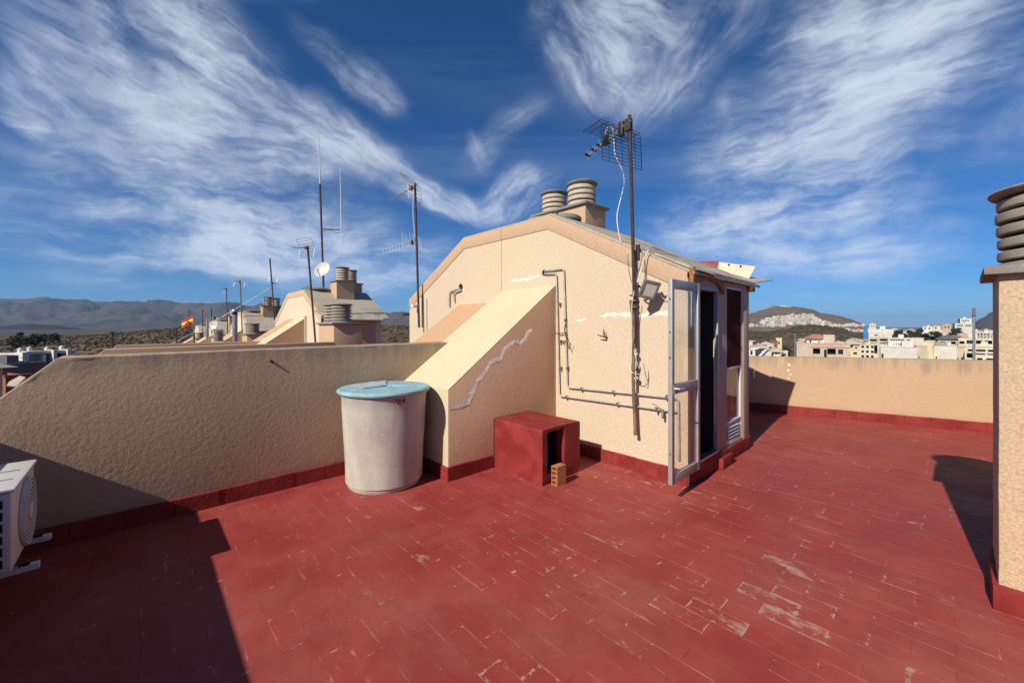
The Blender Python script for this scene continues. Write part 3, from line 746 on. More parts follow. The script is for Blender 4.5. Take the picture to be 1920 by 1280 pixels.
# mended crack on the flank of the stair block
ck = [(845, 765, 9), (862, 762, 11), (878, 754, 13), (888, 735, 10), (895, 716, 10), (906, 701, 9), (918, 683, 8), (928, 674, 11), (940, 670, 9), (944, 656, 9), (955, 645, 8), (966, 640, 8), (975, 644, 9), (984, 633, 8), (990, 624, 10), (997, 617, 4)]
ck2 = []
for (x0_, y0_, w0_), (x1_, y1_, w1_) in zip(ck, ck[1:]):
    for t in (0, .33, .66): ck2.append((x0_ + (x1_ - x0_) * t + random.uniform(-1.2, 1.2), y0_ + (y1_ - y0_) * t + random.uniform(-1.2, 1.2), (w0_ + (w1_ - w0_) * t) * random.uniform(.7, 1.1)))
ck = ck2 + [ck[-1]]
pts = [on_v(x, y, 3.4785) for x, y, w in ck]; up, dn = [], []
for i, p in enumerate(pts):
    t = (pts[min(i+1, len(pts)-1)] - pts[max(i-1, 0)]).normalized(); nn = Vector((-t.z, 0, t.x)) ; w = ck[i][2] / FOC * 4.3 * .62
    up.append(p + nn * w * random.uniform(.75, 1.2)); dn.append(p - nn * w * random.uniform(.75, 1.2))
m = MB()
mid = [u_.lerp(d_, random.uniform(.68, .86)) + Vector((0, -random.uniform(.005, .0085), 0)) for u_, d_ in zip(up, dn)]   # ridge shaped low so the broad side tilts to the sun and reads paler
k = len(up); m.add(up + mid + dn, [(i, i+1, k+i+1, k+i) for i in range(k-1)] + [(k+i, k+i+1, 2*k+i+1, 2*k+i) for i in range(k-1)])
m.build('mended_crack', M_['pink_mortar'], main)
# pale filler on the gable
def filler(ptsw):
    up, dn = [], []; fine = []
    for (xa, ya, wa), (xb, yb, wb) in zip(ptsw, ptsw[1:]):
        for t in (0, .2, .4, .6, .8): fine.append((xa + (xb - xa) * t, ya + (yb - ya) * t + random.uniform(-.7, .7), (wa + (wb - wa) * t) * random.uniform(.45, 1.15)))
    ptsw = fine + [ptsw[-1]]
    for x, y, w in ptsw:
        p = on_u(x, y, U_G - .0012); q = w / FOC * 4.6
        up.append(p + Vector((0, 0, q * random.uniform(.7, 1.25)))); dn.append(p - Vector((0, 0, q * random.uniform(.7, 1.25))))
    k = len(up); m = MB()
    m.add(up + dn + [p + Vector((.01, 0, 0)) for p in up] + [p + Vector((.01, 0, 0)) for p in dn],
          [(i, i+1, k+i+1, k+i) for i in range(k-1)] + [(i, i+1, 2*k+i+1, 2*k+i) for i in range(k-1)] + [(k+i, k+i+1, 3*k+i+1, 3*k+i) for i in range(k-1)])
    m.build('filler_patch', M_['white_mortar'], main)
filler([(1126, 593, 1.5), (1135, 591, 4), (1150, 590, 4.5), (1165, 590, 4), (1180, 590, 5), (1196, 592, 4), (1212, 590, 5), (1228, 588, 4), (1245, 588, 4), (1262, 588, 4), (1282, 587, 3)])
filler([(1078, 601, 1), (1086, 600, 3.5), (1093, 599, 3.5), (1100, 598, 1)])
filler([(958, 527, 1), (968, 526, 4), (980, 524, 4), (992, 522, 4.5), (1003, 519, 4), (1013, 516, 2)])
# wall tap stub of rusty iron
tp = empty('rusty_spike', (0, 0, 0), 0, main)
a = on_u(1138, 632, U_G - .002)
MB().tube([a, a + Vector((-.05, .0, .0)), a + Vector((-.055, .004, .045)), a + Vector((-.05, .012, .10))], [.012, .011, .010, .004], 8).build('prong', M_['rust'], tp)
MB().tube([a + Vector((-.045, 0, 0)), a + Vector((-.07, .05, .018)), a + Vector((-.075, .085, .03))], [.009, .007, .004], 8).build('prong', M_['rust'], tp)

# pipes on the gable
def pipe(name, ptsxy, off, r, mt='conduit', parent=main):
    P_ = [on_u(x, y, U_G - off) for x, y in ptsxy]
    return soft(MB().tube(P_, r, 8).build(name, M_[mt], parent), 60)
def wall_pipe(ptsxy, off, r, name='wall_pipe'):
    P_ = [on_u(x, y, U_G - off) for x, y in ptsxy]; Q = [P_[0]]
    for i in range(1, len(P_) - 1):                    # rounded elbows
        a, b, c = P_[i-1], P_[i], P_[i+1]; d1 = (a - b).normalized() * .03; d2 = (c - b).normalized() * .03
        Q += [b + d1, b + (d1 + d2) * .32, b + d2]
    Q.append(P_[-1]); return soft(MB().tube(Q, r, 10).build(name, M_['conduit'], main), 60)
wall_pipe([(1021, 508), (1057, 503), (1064, 726), (1254, 745), (1272, 747), (1273, 862)], .028, .0105)
wall_pipe([(1021, 513), (1043, 512), (1049, 742), (1268, 772)], .030, .0105)
for (x, y) in ((1060, 600), (1064, 690), (1090, 729), (1150, 735), (1250, 744), (1050, 640), (1051, 690), (1062, 744), (1158, 757), (1049, 570)):
    p = on_u(x, y, U_G - .03); MB().box(p.x - .018, p.x + .03, p.y - .012, p.y + .012, p.z - .018, p.z + .018).build('pipe_clip', M_['grey_metal'], main, bevel=.004)
p = on_u(1021, 511, U_G - .002); MB().tube([p, p + Vector((-.006, 0, 0))], .042, 16).build('pipe_hole', M_['hole_dark'], main)
p = on_u(1240, 769, U_G - .034)
tapm = MB().tube([p, p + Vector((0, -.02, .0)), p + Vector((-.03, -.03, -.02)), p + Vector((-.03, -.03, -.075))], [.018, .018, .014, .011], 10)
tapm.tube([p + Vector((-.02, .0, .02)), p + Vector((-.03, .05, .055)), p + Vector((-.03, .085, .06))], .006, 6); tapm.tube([p + Vector((-.01, .045, -.025)), p + Vector((-.012, .046, .018))], .012, 8)
soft(tapm.build('pipe_tap', M_['grey_metal'], main), 50)
p = on_u(1052, 625, U_G - .035)
MB().tube([p + Vector((0, .10, 0)), p, p + Vector((0, -.09, .01))], .007, 6).build('valve_arm', M_['rust_iron'], main)
MB().tube([p + Vector((-.01, -.08, .13)), p + Vector((-.01, -.065, .05)), p + Vector((-.012, -.10, -.06)), p + Vector((-.03, -.16, -.20)), p + Vector((-.03, -.18, -.12))], .006, 6).build('wire_hook', M_['rust_iron'], main)
MB().tube([p + Vector((-.005, 0, -.09)), p + Vector((-.02, -.05, -.10)), p + Vector((-.01, -.09, -.10))], .010, 6).build('valve_arm', M_['rust'], main)
# the neighbour's pipes
wall_pipe([(862, 540), (843, 547), (842, 575)], .03, .014); wall_pipe([(864, 543), (851, 548), (851, 566)], .034, .014)
p = on_u(864, 538, U_G - .002); MB().tube([p, p + Vector((-.006, 0, 0))], .055, 16).build('pipe_hole', M_['hole_dark'], main)
# dark awning sheet and small camera on the far corner
p = on_u(766, 588, U_G); MB().slab([(p.x + .02, p.y + .02, p.z), (p.x + .6, p.y + .02, p.z), (p.x + .6, p.y + .42, p.z - .02), (p.x + .05, p.y + .40, p.z - .02)], (0, 0, .02)).build('awning_sheet', M_['cable_black'], main)
# ------------------------------------------------------------------ things on the terrace
# water tank
tk = empty('water_tank', on_z(722, 903, 0)); tk.location = (1.87, 3.945, 0)
tag(tk, 'big grey plastic water tank with pale blue lid against the brown parapet', 'water tank')
prof = [(.355, 0), (.362, .012), (.372, .05), (.388, .30), (.402, .55), (.414, .78), (.420, .90), (.428, .915), (.428, .945), (.40, .945), (.38, .05), (.05, .04)]
o = MB().lathe(prof, 72).build('tank_body', M_['tank_plastic'], tk, wavy=.004); soft(o, 40)
ld = empty('tank_lid', (0, 0, .945), 0, tk)
o = MB().lathe([(.432, -.012), (.452, -.010), (.460, .004), (.458, .020), (.446, .030), (.42, .030), (.30, .036), (.02, .042)], 72).build('lid_disc', M_['lid_plastic'], ld, wavy=.003); soft(o, 30)
# the lifted, weathered flap and the moulded ribs across the lid
ang = math.atan2(RY, RX)
def lp(x, d, z): return (RX * x + FX * d, RY * x + FY * d, z)
fl_ = [lp(-.36, .02, .040), (lp(-.16, -.20, .043)), lp(.02, -.02, .050), lp(-.10, .33, .044), lp(-.24, .25, .040)]
MB().slab(fl_, (0, 0, .007)).build('worn_flap', M_['lid_worn'], ld, cut=.06, wavy=.005)
MB().tube([lp(-.10, .34, .045), lp(-.03, .10, .050), lp(.03, -.03, .052), lp(-.15, -.21, .045)], .009, 6).build('lid_rib', M_['lid_plastic'], ld)
MB().tube([lp(.03, -.03, .046), lp(.25, -.01, .040), lp(.43, .02, .034)], .009, 6).build('lid_rib', M_['lid_plastic'], ld)
for x, y in ((772, 743), (780, 741), (766, 741)):
    a = math.atan2(RY * .6 - FY * .8, RX * .6 - FX * .8) + (x - 772) * .012
    r = .424; MB().box(-.006, .006, -.012, .012, -.02, .02).build('rivet', M_['rust'], tk).location = (r * math.cos(a), r * math.sin(a), .885 + (742 - y) * .004)
# outlet of the tank, a plastic elbow behind it
soft(MB().tube([(.36, -.06, .10), (.44, -.07, .10), (.47, -.07, .085), (.47, -.07, .05)], .026, 10).build('outlet', M_['black_plastic'], tk), 50)

# red masonry box with an open side
bx = empty('masonry_box', (0, 0, 0)); tag(bx, 'red painted masonry box with dark opening against the stair block', 'box')
bu0, bu1, bv0, bv1, bz = 2.955, 3.56, 2.72, 3.475, .56
o0, o1, oz0, oz1 = 3.045, 3.285, .10, .515
m = MB()
Pq = lambda x, y, z: (bu0 + x, bv0 + y, z)
holes_wall(m, bu1 - bu0, 0, bz, [(o0 - bu0, o1 - bu0, oz0, oz1)], .11, Pq)
m.quad((bu0, bv0, 0), (bu0, bv0, bz), (bu0, bv1, bz), (bu0, bv1, 0)); m.quad((bu1, bv0, 0), (bu1, bv1, 0), (bu1, bv1, bz), (bu1, bv0, bz))
m.quad((bu0, bv0, bz), (bu1, bv0, bz), (bu1, bv1, bz), (bu0, bv1, bz)); m.quad((bu0, bv1, 0), (bu0, bv1, bz), (bu1, bv1, bz), (bu1, bv1, 0))
me_o = m.build('shell', M_['red_paint'], bx)
bm = bmesh.new(); bm.from_mesh(me_o.data); bmesh.ops.remove_doubles(bm, verts=bm.verts, dist=.0005); bmesh.ops.recalc_face_normals(bm, faces=bm.faces)
es = [e for e in bm.edges if len(e.link_faces) == 2 and e.calc_face_angle(0) > .5]
bmesh.ops.bevel(bm, geom=es, offset=.028, segments=4, profile=.55, affect='EDGES', clamp_overlap=True)
for it in range(4):
    es = [e for e in bm.edges if e.calc_length() > .07]
    if es: bmesh.ops.subdivide_edges(bm, edges=es, cuts=1)
for v in bm.verts: v.co += (noise.noise_vector(v.co * 4.0) * .6 + noise.noise_vector(v.co * 13) * .4) * .010
bm.to_mesh(me_o.data); bm.free(); soft(me_o, 50)
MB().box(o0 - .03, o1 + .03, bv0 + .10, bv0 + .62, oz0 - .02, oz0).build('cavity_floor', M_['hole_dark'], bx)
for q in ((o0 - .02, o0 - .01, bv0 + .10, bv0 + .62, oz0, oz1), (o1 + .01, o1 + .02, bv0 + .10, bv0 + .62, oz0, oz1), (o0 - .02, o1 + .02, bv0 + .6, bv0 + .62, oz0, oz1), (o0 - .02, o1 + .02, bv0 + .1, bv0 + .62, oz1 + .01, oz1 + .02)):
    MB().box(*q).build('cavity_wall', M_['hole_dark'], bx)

# hollow clay brick standing in front of it
def hollow_brick(name, w, d, h, nx, nz):
    """holes run along x; faces with holes at x ends"""
    m = MB(); t = .010
    cw_ = (d - t * (nx + 1)) / nx; chh = (h - t * (nz + 1)) / nz
    for i in range(nx + 1):
        y = -d/2 + i * (cw_ + t); m.box(-w/2, w/2, y, y + t, 0, h)
    for j in range(nz + 1):
        z = j * (chh + t)
        for i in range(nx):
            y = -d/2 + t + i * (cw_ + t); m.box(-w/2 + .0003, w/2 - .0003, y, y + cw_, z, z + t)
    return m.build(name, M_['brick_clay'])
br = hollow_brick('hollow_brick', .130, .080, .195, 1, 4); br.location = (3.115, 2.645, 0.001); br.rotation_euler = (0, 0, R_(-2))
tag(br, 'orange hollow clay brick standing on end before the red box', 'brick')

# air conditioner on brackets
ac = empty('air_conditioner', (-.50, 3.40, .28)); tag(ac, 'white air conditioner outdoor unit at the left edge in shadow', 'air conditioner')
W_, H_, T_ = .64, .43, .26
body = MB().box(-T_, 0, 0, W_, 0, H_).build('casing', M_['ac_white'], ac, bevel=.016)
MB().box(-T_ - .008, .012, -.010, W_ + .010, H_ + .001, H_ + .022).build('top_cover', M_['ac_white'], ac, bevel=.010)
for i in range(2):
    MB().box(-T_ + .03, -.03, .20 + i * .2, .215 + i * .2, H_ + .022, H_ + .026).build('top_groove', M_['ac_grey'], ac)
fy, fz = W_ * .56, H_ * .5
def ring_x(r0, r1, x0_, x1_, seg=40):
    m = MB(); vs = []; fs = []
    for (r, x) in ((r0, x0_), (r1, x0_), (r1, x1_), (r0, x1_)):
        for k in range(seg): a = 2 * math.pi * k / seg; vs.append((x, fy + r * math.cos(a), fz + r * math.sin(a)))
    for i in range(4):
        j = (i + 1) % 4
        for k in range(seg): fs.append((i*seg+k, i*seg+(k+1) % seg, j*seg+(k+1) % seg, j*seg+k))
    return m.add(vs, fs)
g = empty('fan_grille', (0, 0, 0), 0, ac)
for r in (.190, .168, .146, .124, .102, .080): soft(ring_x(r - .005, r + .004, .002, .022).build('grille_ring', M_['ac_white'], g), 40)
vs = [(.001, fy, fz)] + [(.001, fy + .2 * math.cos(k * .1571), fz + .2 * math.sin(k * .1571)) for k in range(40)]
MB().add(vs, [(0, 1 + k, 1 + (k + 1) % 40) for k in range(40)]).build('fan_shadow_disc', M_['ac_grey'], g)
soft(MB().add([(.024, fy + .055 * math.cos(k * .2618), fz + .055 * math.sin(k * .2618)) for k in range(24)] + [(.002, fy + .055 * math.cos(k * .2618), fz + .055 * math.sin(k * .2618)) for k in range(24)],
     [tuple(range(24))] + [(k, (k+1) % 24, 24 + (k+1) % 24, 24 + k) for k in range(24)]).build('hub', M_['ac_white'], g), 40)
for k in range(12):
    a = k * math.pi / 6; MB().tube([(.014, fy + .05 * math.cos(a), fz + .05 * math.sin(a)), (.014, fy + .19 * math.cos(a + .15), fz + .19 * math.sin(a + .15))], .003, 5).build('grille_spoke', M_['ac_white'], g)
for i in range(6):
    z = .035 + i * .063
    MB().box(-T_ + .025, -.030, -.004, .003, z, z + .046).build('side_slot', M_['hole_dark'], ac, bevel=.006)
for y in (.10, W_ - .12):
    MB().box(-.50, .085, y, y + .04, -.055, -.02).build('bracket_bar', M_['ac_white'], ac, bevel=.005)
    MB().box(.008, .05, y - .005, y + .045, -.02, .0).build('rubber_foot', M_['black_plastic'], ac, bevel=.004)
MB().box(-.50, -.47, .05, W_ - .05, -.36, -.0).build('bracket_plate', M_['ac_white'], ac)
soft(MB().tube([(-.12, W_ - .01, .10), (-.12, W_ + .06, .10), (-.13, W_ + .09, .02), (-.16, W_ + .10, -.15), (-.30, W_ + .16, -.24), (-.49, W_ + .18, -.245)], .016, 8).build('refrigerant_hose', M_['cable_white'], ac), 60)
soft(MB().tube([(-.09, W_ - .01, .06), (-.09, W_ + .05, .06), (-.10, W_ + .07, -.04), (-.14, W_ + .08, -.2), (-.30, W_ + .12, -.255), (-.49, W_ + .13, -.255)], .010, 8).build('drain_hose', M_['cable_black'], ac), 60)

# ------------------------------------------------------------------ antennas and cables
def bar(m, a, b, r=.004, n=5): m.tube([a, b], r, n)
# tall mast by the door: iron above, bamboo cane below
mast = empty('antenna_mast', (3.975, 2.25, .42)); tag(mast, 'tall rusty mast with mesh antenna, lashed to the gable beside the door', 'antenna')
B0 = Vector((0, 0, 0)); T0 = Vector((-.03, .085, 3.50))
soft(MB().tube([B0.lerp(T0, .27), T0], .019, 10).build('iron_pole', M_['rust_iron'], mast), 50)
cane = []; rr_ = []
for i in range(25):
    f = i / 24 * .42; p = B0.lerp(T0, f) + Vector((-.028 + .012 * math.sin(i * .4), .016 + .010 * math.sin(i * .3), 0)); cane.append(p); rr_.append(.0215 if i % 6 == 0 else .0185)
soft(MB().tube(cane, rr_, 10).build('bamboo_cane', M_['bamboo'], mast), 60)
for z in (.62, .88, 1.39, 1.46, 1.52):
    p = B0.lerp(T0, z / 3.50) + Vector((-.014, .008, 0)); pr = []
    o = MB().lathe([(.030, -.010), (.036, -.006), (.036, .006), (.030, .010)], 12, p).build('lashing', M_['grey_metal' if z > 1.2 else 'cable_white'], mast); soft(o)
bz_ = 1.42
MB().tube([B0.lerp(T0, bz_ / 3.46) + Vector((.0, 0, .02)), Vector((.07, .03, bz_ + .02))], .012, 6).build('wall_bracket', M_['rust_iron'], mast)
MB().tube([B0.lerp(T0, .7 / 3.46), Vector((.07, .01, .72))], .012, 6).build('wall_bracket', M_['rust_iron'], mast)
# head: boom, corner reflector of wire mesh, director elements, dipole box
H0 = T0 + Vector((-.02, 0, -.085)); H1 = H0 + Vector((.15, .64, -.10))
bd = (H1 - H0).normalized(); bs = Vector((bd.y, -bd.x, 0)).normalized(); bu = bs.cross(bd).normalized(); bu = bu if bu.z > 0 else -bu
hd = empty('mesh_antenna', (0, 0, 0), 0, mast)
MB().tube([H0 - bd * .03, H1], .014, 8).build('boom', M_['bright_aluminium'], hd)
MB().box(-.03, .03, -.035, .035, -.07, .06).build('mast_clamp', M_['rust_iron'], hd, bevel=.006).location = T0 + Vector((-.005, .01, -.10))
def grid(name, hinge, w, along, l, nw, nl):
    m = MB()
    for i in range(nw + 1):
        s = -w + 2 * w * i / nw; bar(m, hinge + bs * s, hinge + bs * s + along * l, .0033 if 0 < i < nw else .0045)
    for j in range(nl + 1):
        t = l * j / nl; bar(m, hinge - bs * w + along * t, hinge + bs * w + along * t, .0028)
    return m.build(name, M_['cable_black'], hd)
hg = H0 + bd * .11
grid('reflector_grid', hg - bu * .02, .30, (bd * .10 - bu * .99).normalized(), .40, 6, 10)
grid('reflector_grid', hg + bu * .02, .30, (bd * .99 + bu * .16).normalized(), .30, 6, 8)
MB().box(-.022, .022, -.03, .03, -.09, .07).build('reflector_bracket', M_['black_plastic'], hd, bevel=.006).location = hg
MB().tube([H0 + bd * .30 - bs * .05 - bu * .01, H0 + bd * .38 - bu * .03, H0 + bd * .36 + bs * .05], .032, 8).build('dipole_box', M_['black_plastic'], hd)
for t in (.47, .57, .69):
    c_ = H0 + bd * t; MB().tube([c_ - bs * .035, c_ + bs * .035], .017, 6).build('element_clip', M_['black_plastic'], hd)
    for s in (-1, 1): MB().tube([c_ + bs * .012 * s - bu * .07, c_ + bs * .012 * s + bu * .07], .0022, 4).build('director', M_['bright_aluminium'], hd)
# white coax from the antenna down to the roof
def smooth_path(ps, n=6):
    ps = [Vector(p) for p in ps]; out = []
    for i in range(len(ps) - 1):
        p0, p1, p2, p3 = ps[max(i-1, 0)], ps[i], ps[i+1], ps[min(i+2, len(ps)-1)]
        for k in range(n):
            t = k / n
            out.append(.5 * ((2*p1) + (p2-p0)*t + (2*p0-5*p1+4*p2-p3)*t*t + (3*p1-p0-3*p2+p3)*t**3))
    out.append(ps[-1]); return out
base = Vector(mast.location)
def cable(name, ps, r, mt, parent=None, off=None):
    Q = smooth_path(ps)
    if off is not None: Q = [q - off for q in Q]
    return soft(MB().tube(Q, r, 8).build(name, M_[mt], parent), 70)
Dd = 4.62
cable('coax_loop', [at(1146, 266, 4.7), at(1137, 262, 4.66), at(1135, 250, 4.62), at(1141, 239, 4.6), at(1149, 242, 4.6), at(1151, 264, 4.62), at(1154, 292, 4.62), at(1167, 320, 4.62), at(1170, 345, 4.62), at(1162, 380, 4.62), at(1157, 405, 4.62), at(1159, 430, 4.60), at(1164, 452, 4.58), at(1168, 462, 4.6)], .0065, 'cable_white', mast, base)
cable('wall_cable', [at(1216, 468, 4.30), at(1206, 490, 4.28), at(1200, 512, 4.24), at(1195, 530, 4.22)], .006, 'cable_white', mast, base)
cable('wall_cable', [at(1204, 466, 4.33), at(1203, 490, 4.29), at(1197, 510, 4.26), at(1193, 534, 4.24)], .006, 'grey_metal', mast, base)
cable('wall_cable', [at(1189, 545, 4.24), at(1184, 580, 4.26), at(1184, 625, 4.28), at(1177, 660, 4.28), at(1180, 690, 4.26), at(1190, 700, 4.22), at(1206, 700, 4.24), at(1210, 686, 4.28)], .004, 'cable_white', mast, base)
cable('wall_cable', [at(1190, 655, 4.22), at(1193, 675, 4.18), at(1200, 692, 4.2), at(1208, 690, 4.24), at(1207, 708, 4.25), at(1204, 714, 4.25)], .004, 'cable_white', mast, base)
cable('wall_cable', [at(1177, 478, 4.40), at(1179, 505, 4.36), at(1184, 530, 4.32)], .0035, 'cable_black', mast, base)
cable('roof_cable', [at(1212, 466, 4.40), at(1230, 463, 4.6), at(1262, 478, 4.75), at(1310, 492, 5.0), at(1345, 500, 5.3)], .006, 'cable_white', mast, base)
MB().box(-.012, .012, -.02, .02, 0, .16).build('bracket_flat', M_['rust_iron'], mast).location = on_u(1196, 486, 4.02) - base
# floodlight
flp = at(1216, 541, 4.14)
fld = empty('floodlight', flp); tag(fld, 'grey weathered floodlight fixed to the antenna mast beside the door', 'floodlight')
fl2 = empty('lamp_head', (0, 0, 0), 0, fld)
fl2.rotation_mode = 'QUATERNION'; fl2.rotation_quaternion = Vector((-.62, -.62, -.42)).to_track_quat('-X', 'Z') @ Matrix.Rotation(R_(14), 3, 'X').to_quaternion()
MB().prism([(-.075, -.085), (.075, -.085), (.075, .085), (-.075, .085)], 'x', -.035, .03).build('housing', M_['lamp_grey'], fl2, bevel=.012)
MB().box(.03, .055, -.05, .05, -.06, .06).build('housing_back', M_['lamp_grey'], fl2, bevel=.010)
for q in ((-.045, -.034, -.088, .088, .068, .098), (-.045, -.034, -.088, .088, -.098, -.068), (-.045, -.034, -.088, -.06, -.0675, .0675), (-.045, -.034, .06, .088, -.0675, .0675)):
    MB().box(*q).build('rim', M_['lamp_grey'], fl2, bevel=.003)
MB().box(-.040, -.036, -.06, .06, -.068, .068).build('lens', M_['dish_white'], fl2)
MB().tube([(.02, .09, 0), (.06, .12, .0), (.08, .12, .02)], .008, 6).build('hanger', M_['rust_iron'], fl2)
pm = at(1194, 538, 4.24) - flp
MB().tube([(0.02, .0, .02), pm * .5 + Vector((.03, .02, .01)), pm], .010, 6).build('arm', M_['rust_iron'], fld)
cable('lamp_cable', [at(1236, 548, 4.16) - flp, at(1244, 560, 4.17) - flp, at(1262, 566, 4.16) - flp, at(1272, 565, 4.14) - flp, at(1282, 555, 4.12) - flp, at(1290, 552, 4.14) - flp], .004, 'cable_white', fld)

def yagi(parent, c, d, L, ne, el, mt='bright_aluminium', refl=True, up=None, rr=.008, rw=.20):
    """one TV antenna: boom with cross elements and a two-leaf reflector"""
    d = Vector(d).normalized(); up = Vector(up or (0, 0, 1)); s = d.cross(up).normalized(); u2 = s.cross(d).normalized()
    y = empty('tv_antenna', (0, 0, 0), 0, parent); c = Vector(c)
    m = MB(); m.tube([c - d * L * .12, c + d * L], rr, 6); m.build('boom', M_[mt], y)
    for i in range(ne):
        p = c + d * (L * (.22 + .76 * i / max(1, ne - 1))); h = el * (1 - .35 * i / ne)
        MB().tube([p - s * h, p + s * h], rr * .55, 4).build('element', M_[mt], y)
    if refl:
        for sg in (-1, 1):
            m = MB(); o0_ = c + d * .03
            al = (d * -.05 + u2 * sg).normalized()
            for k in range(4):
                q = o0_ + al * (.05 + .075 * k) + d * (.03 * k); m.tube([q - s * rw, q + s * rw], rr * .5, 4)
            for k in (-1, 1):
                m.tube([o0_ + s * rw * k + al * .04, o0_ + s * rw * k + al * .285 + d * .09], rr * .5, 4)
            m.build('reflector', M_[mt], y)
    m = MB().box(-.03, .03, -.03, .03, -.035, .035); o = m.build('dipole_box', M_['rust'], y); o.location = c + d * (L * .14)
    return y
# neighbour's mast with two antennas
b2 = Vector((3.93, 6.83, 1.58)); mast2 = empty('antenna_mast', b2)
tag(mast2, 'slim iron mast with two tv antennas on the far half of the large stair house', 'antenna')
top2 = Vector((-.03, .10, 2.78))
soft(MB().tube([(0, 0, 0), top2], .022, 8).build('pole', M_['rust_iron'], mast2), 50)
MB().tube([(.0, -.12, 0), (.0, -.11, .62)], .012, 6).build('stub_pole', M_['rust_iron'], mast2)
yagi(mast2, top2 * .985, (-.30, .62, -.28), .62, 6, .10, rr=.0095, rw=.22)
yagi(mast2, top2 * .60, (-.30, .72, -.13), .85, 9, .08, up=(.9, .3, .0), rr=.0055, rw=.15)
cable('coax', [top2 * .97 + Vector((-.03, 0, 0)), top2 * .8 + Vector((-.05, .02, 0)), top2 * .62 + Vector((-.03, .0, 0))], .006, 'cable_white', mast2)
MB().box(-.05, .05, -.05, .05, -.03, .03).build('security_camera', M_['white_paint'], mast2, bevel=.01).location = (.02, .22, .42)
# ------------------------------------------------------------------ the row of neighbouring roofs
ZF = {1: -.28, 2: -.72, 3: -1.08, 4: -1.40, 5: -1.7}
ords = {1: 'second', 2: 'third', 3: 'fourth', 4: 'fifth'}
for k in range(1, 5):
    c = HC + PER * k; zf = ZF[k]
    h = stair_house(c, zf, f'beige stair house with grey cement roof, {ords[k]} along the row of roofs', False, 'far_gable', 'far_plaster')
    MB().box(U_G + .18, U_END - .18, c - HE, c - HE + .15, zf, zf + ZE).build('side_wall', M_['band_plaster'], h)
    MB().slab([(U_G - .1, c - HE + .35, zf + ZE + .19), (U_END, c - HE + .35, zf + ZE + .19), (U_END, c - HE - .25, zf + ZE - .08), (U_G + .5, c - HE - .25, zf + ZE - .08)], (0, 0, .03)).build('roof_sheet', M_['sheet_grey'], h)
    buttress(h, c - 1.09, c - .006, zf, 'cream_plaster', 'band_plaster', False)
    buttress(h, c + .006, c + 1.09, zf, 'orange_plaster', 'orange_plaster', False)
    roof_chimney(h, (5.20, c - 1.30), zf + 2.4, zf + 3.42, .30, .21, 5, False)
    roof_chimney(h, (5.70, c - .75), zf + 2.9, zf + 3.42, .30, .21, 5, False)
    lid(h, (4.55, c - .75), .42, zf + ZT + .04); lid(h, (4.6, c + .3), .3, zf + ZT + .04)
    if k <= 2:
        p0 = lambda a, b: (U_G - .03, c + a, zf + b)
        MB().tube([p0(-1.12, 2.2), p0(-1.3, 2.22), p0(-1.32, .9)], .02, 6).build('wall_pipe', M_['conduit'], h)
        MB().tube([p0(1.5, 1.95), p0(1.8, 1.92), p0(1.82, 1.6)], .02, 6).build('wall_pipe', M_['conduit'], h)
for k in range(1, 5):
    zf = ZF[k] + .045; v0 = 10.35 + PER * (k - 1)
    column(v0, v0 + 1.15, 3.56, 4.28, zf, 1.905, f'plastered chimney column with twin ringed pots beside the {ords[k]} stair house of the row',
           [(3.86, v0 + .33, .25, 5), (3.86, v0 + .84, .25, 5)], mt='band_plaster', near=False)
pv = [10.07, 15.42, 21.07, 26.42, 32.07, 37.42, 43.07]
pz = [-.175, -.28, -.50, -.66, -.86, -1.02, -1.2]
pn = ['second', 'third', 'fourth', 'fifth', 'sixth', 'seventh', 'eighth']
for i, (v, z) in enumerate(zip(pv, pz)):
    party_parapet(v, v + .28, 1.37, z, f'plastered party wall with sloping end, {pn[i]} one back along the roofs', 'party walls of the roof row', cut=0, u1=(U_G if i % 2 else 3.5 if i == 0 else 9.0))
for i in range(8):                                     # the neighbours' roof decks
    v0 = 4.75 + 5.5 * i
    tag(MB().box(-1.2, 10.0, v0, v0 + 5.49, -12, [-.18, -.28, -.50, -.66, -.86, -1.02, -1.2, -1.4][i]).build('terrace_floor', M_['red_paint']), kind='structure')
tag(MB().box(-1.25, 10.25, -14, 4.74, -12, -.31).build('roof_deck', M_['far_plaster']), kind='structure')
def row_wall(v, label):                                # low rear wall closing the next terrace
    o = MB().box(8.7, 8.95, v, v + 5.3, -.5, .78).build('parapet_wall', M_['band_plaster']); tag(o, label, 'wall', 'low rear walls of the next terraces')
row_wall(4.8, 'low brown rear wall seen in the gap left of the large stair house')
row_wall(10.4, 'low brown rear wall seen right of the second stair house')

# masts on the row
def simple_mast(px0, y0, px1, y1, D, label, r=.02, mt='rust_iron', name='antenna_mast'):
    a = at(px0, y0, D); b = at(px1, y1, D); e = empty(name, a); tag(e, label, 'antenna')
    MB().tube([(0, 0, 0), b - a], r, 6).build('pole', M_[mt], e); return e, b - a
e, t = simple_mast(592, 648, 577, 462, 11.9, 'leaning mast with barred panel antenna before the second stair house', .028)
yagi(e, t * .985, (-.72, -.25, -.12), .45, 5, .12, mt='galvanised', rr=.012, rw=.34)
MB().tube([t * .6, t * .6 + Vector((-.25, 0, -.1))], .008, 5).build('wire', M_['cable_black'], e)
e, t = simple_mast(607, 548, 600, 345, 14.6, 'very tall white whip antenna with side arm above the second stair house', .035)
w0 = t; w1 = at(597.5, 247, 14.6) - Vector(e.location)
MB().tube([t * .98, w1], [.028, .012], 6).build('whip', M_['dish_white'], e)
a1 = t * .585; a2 = at(640, 431, 14.6) - Vector(e.location)
MB().tube([a1, a2], .018, 6).build('side_arm', M_['rust_iron'], e)
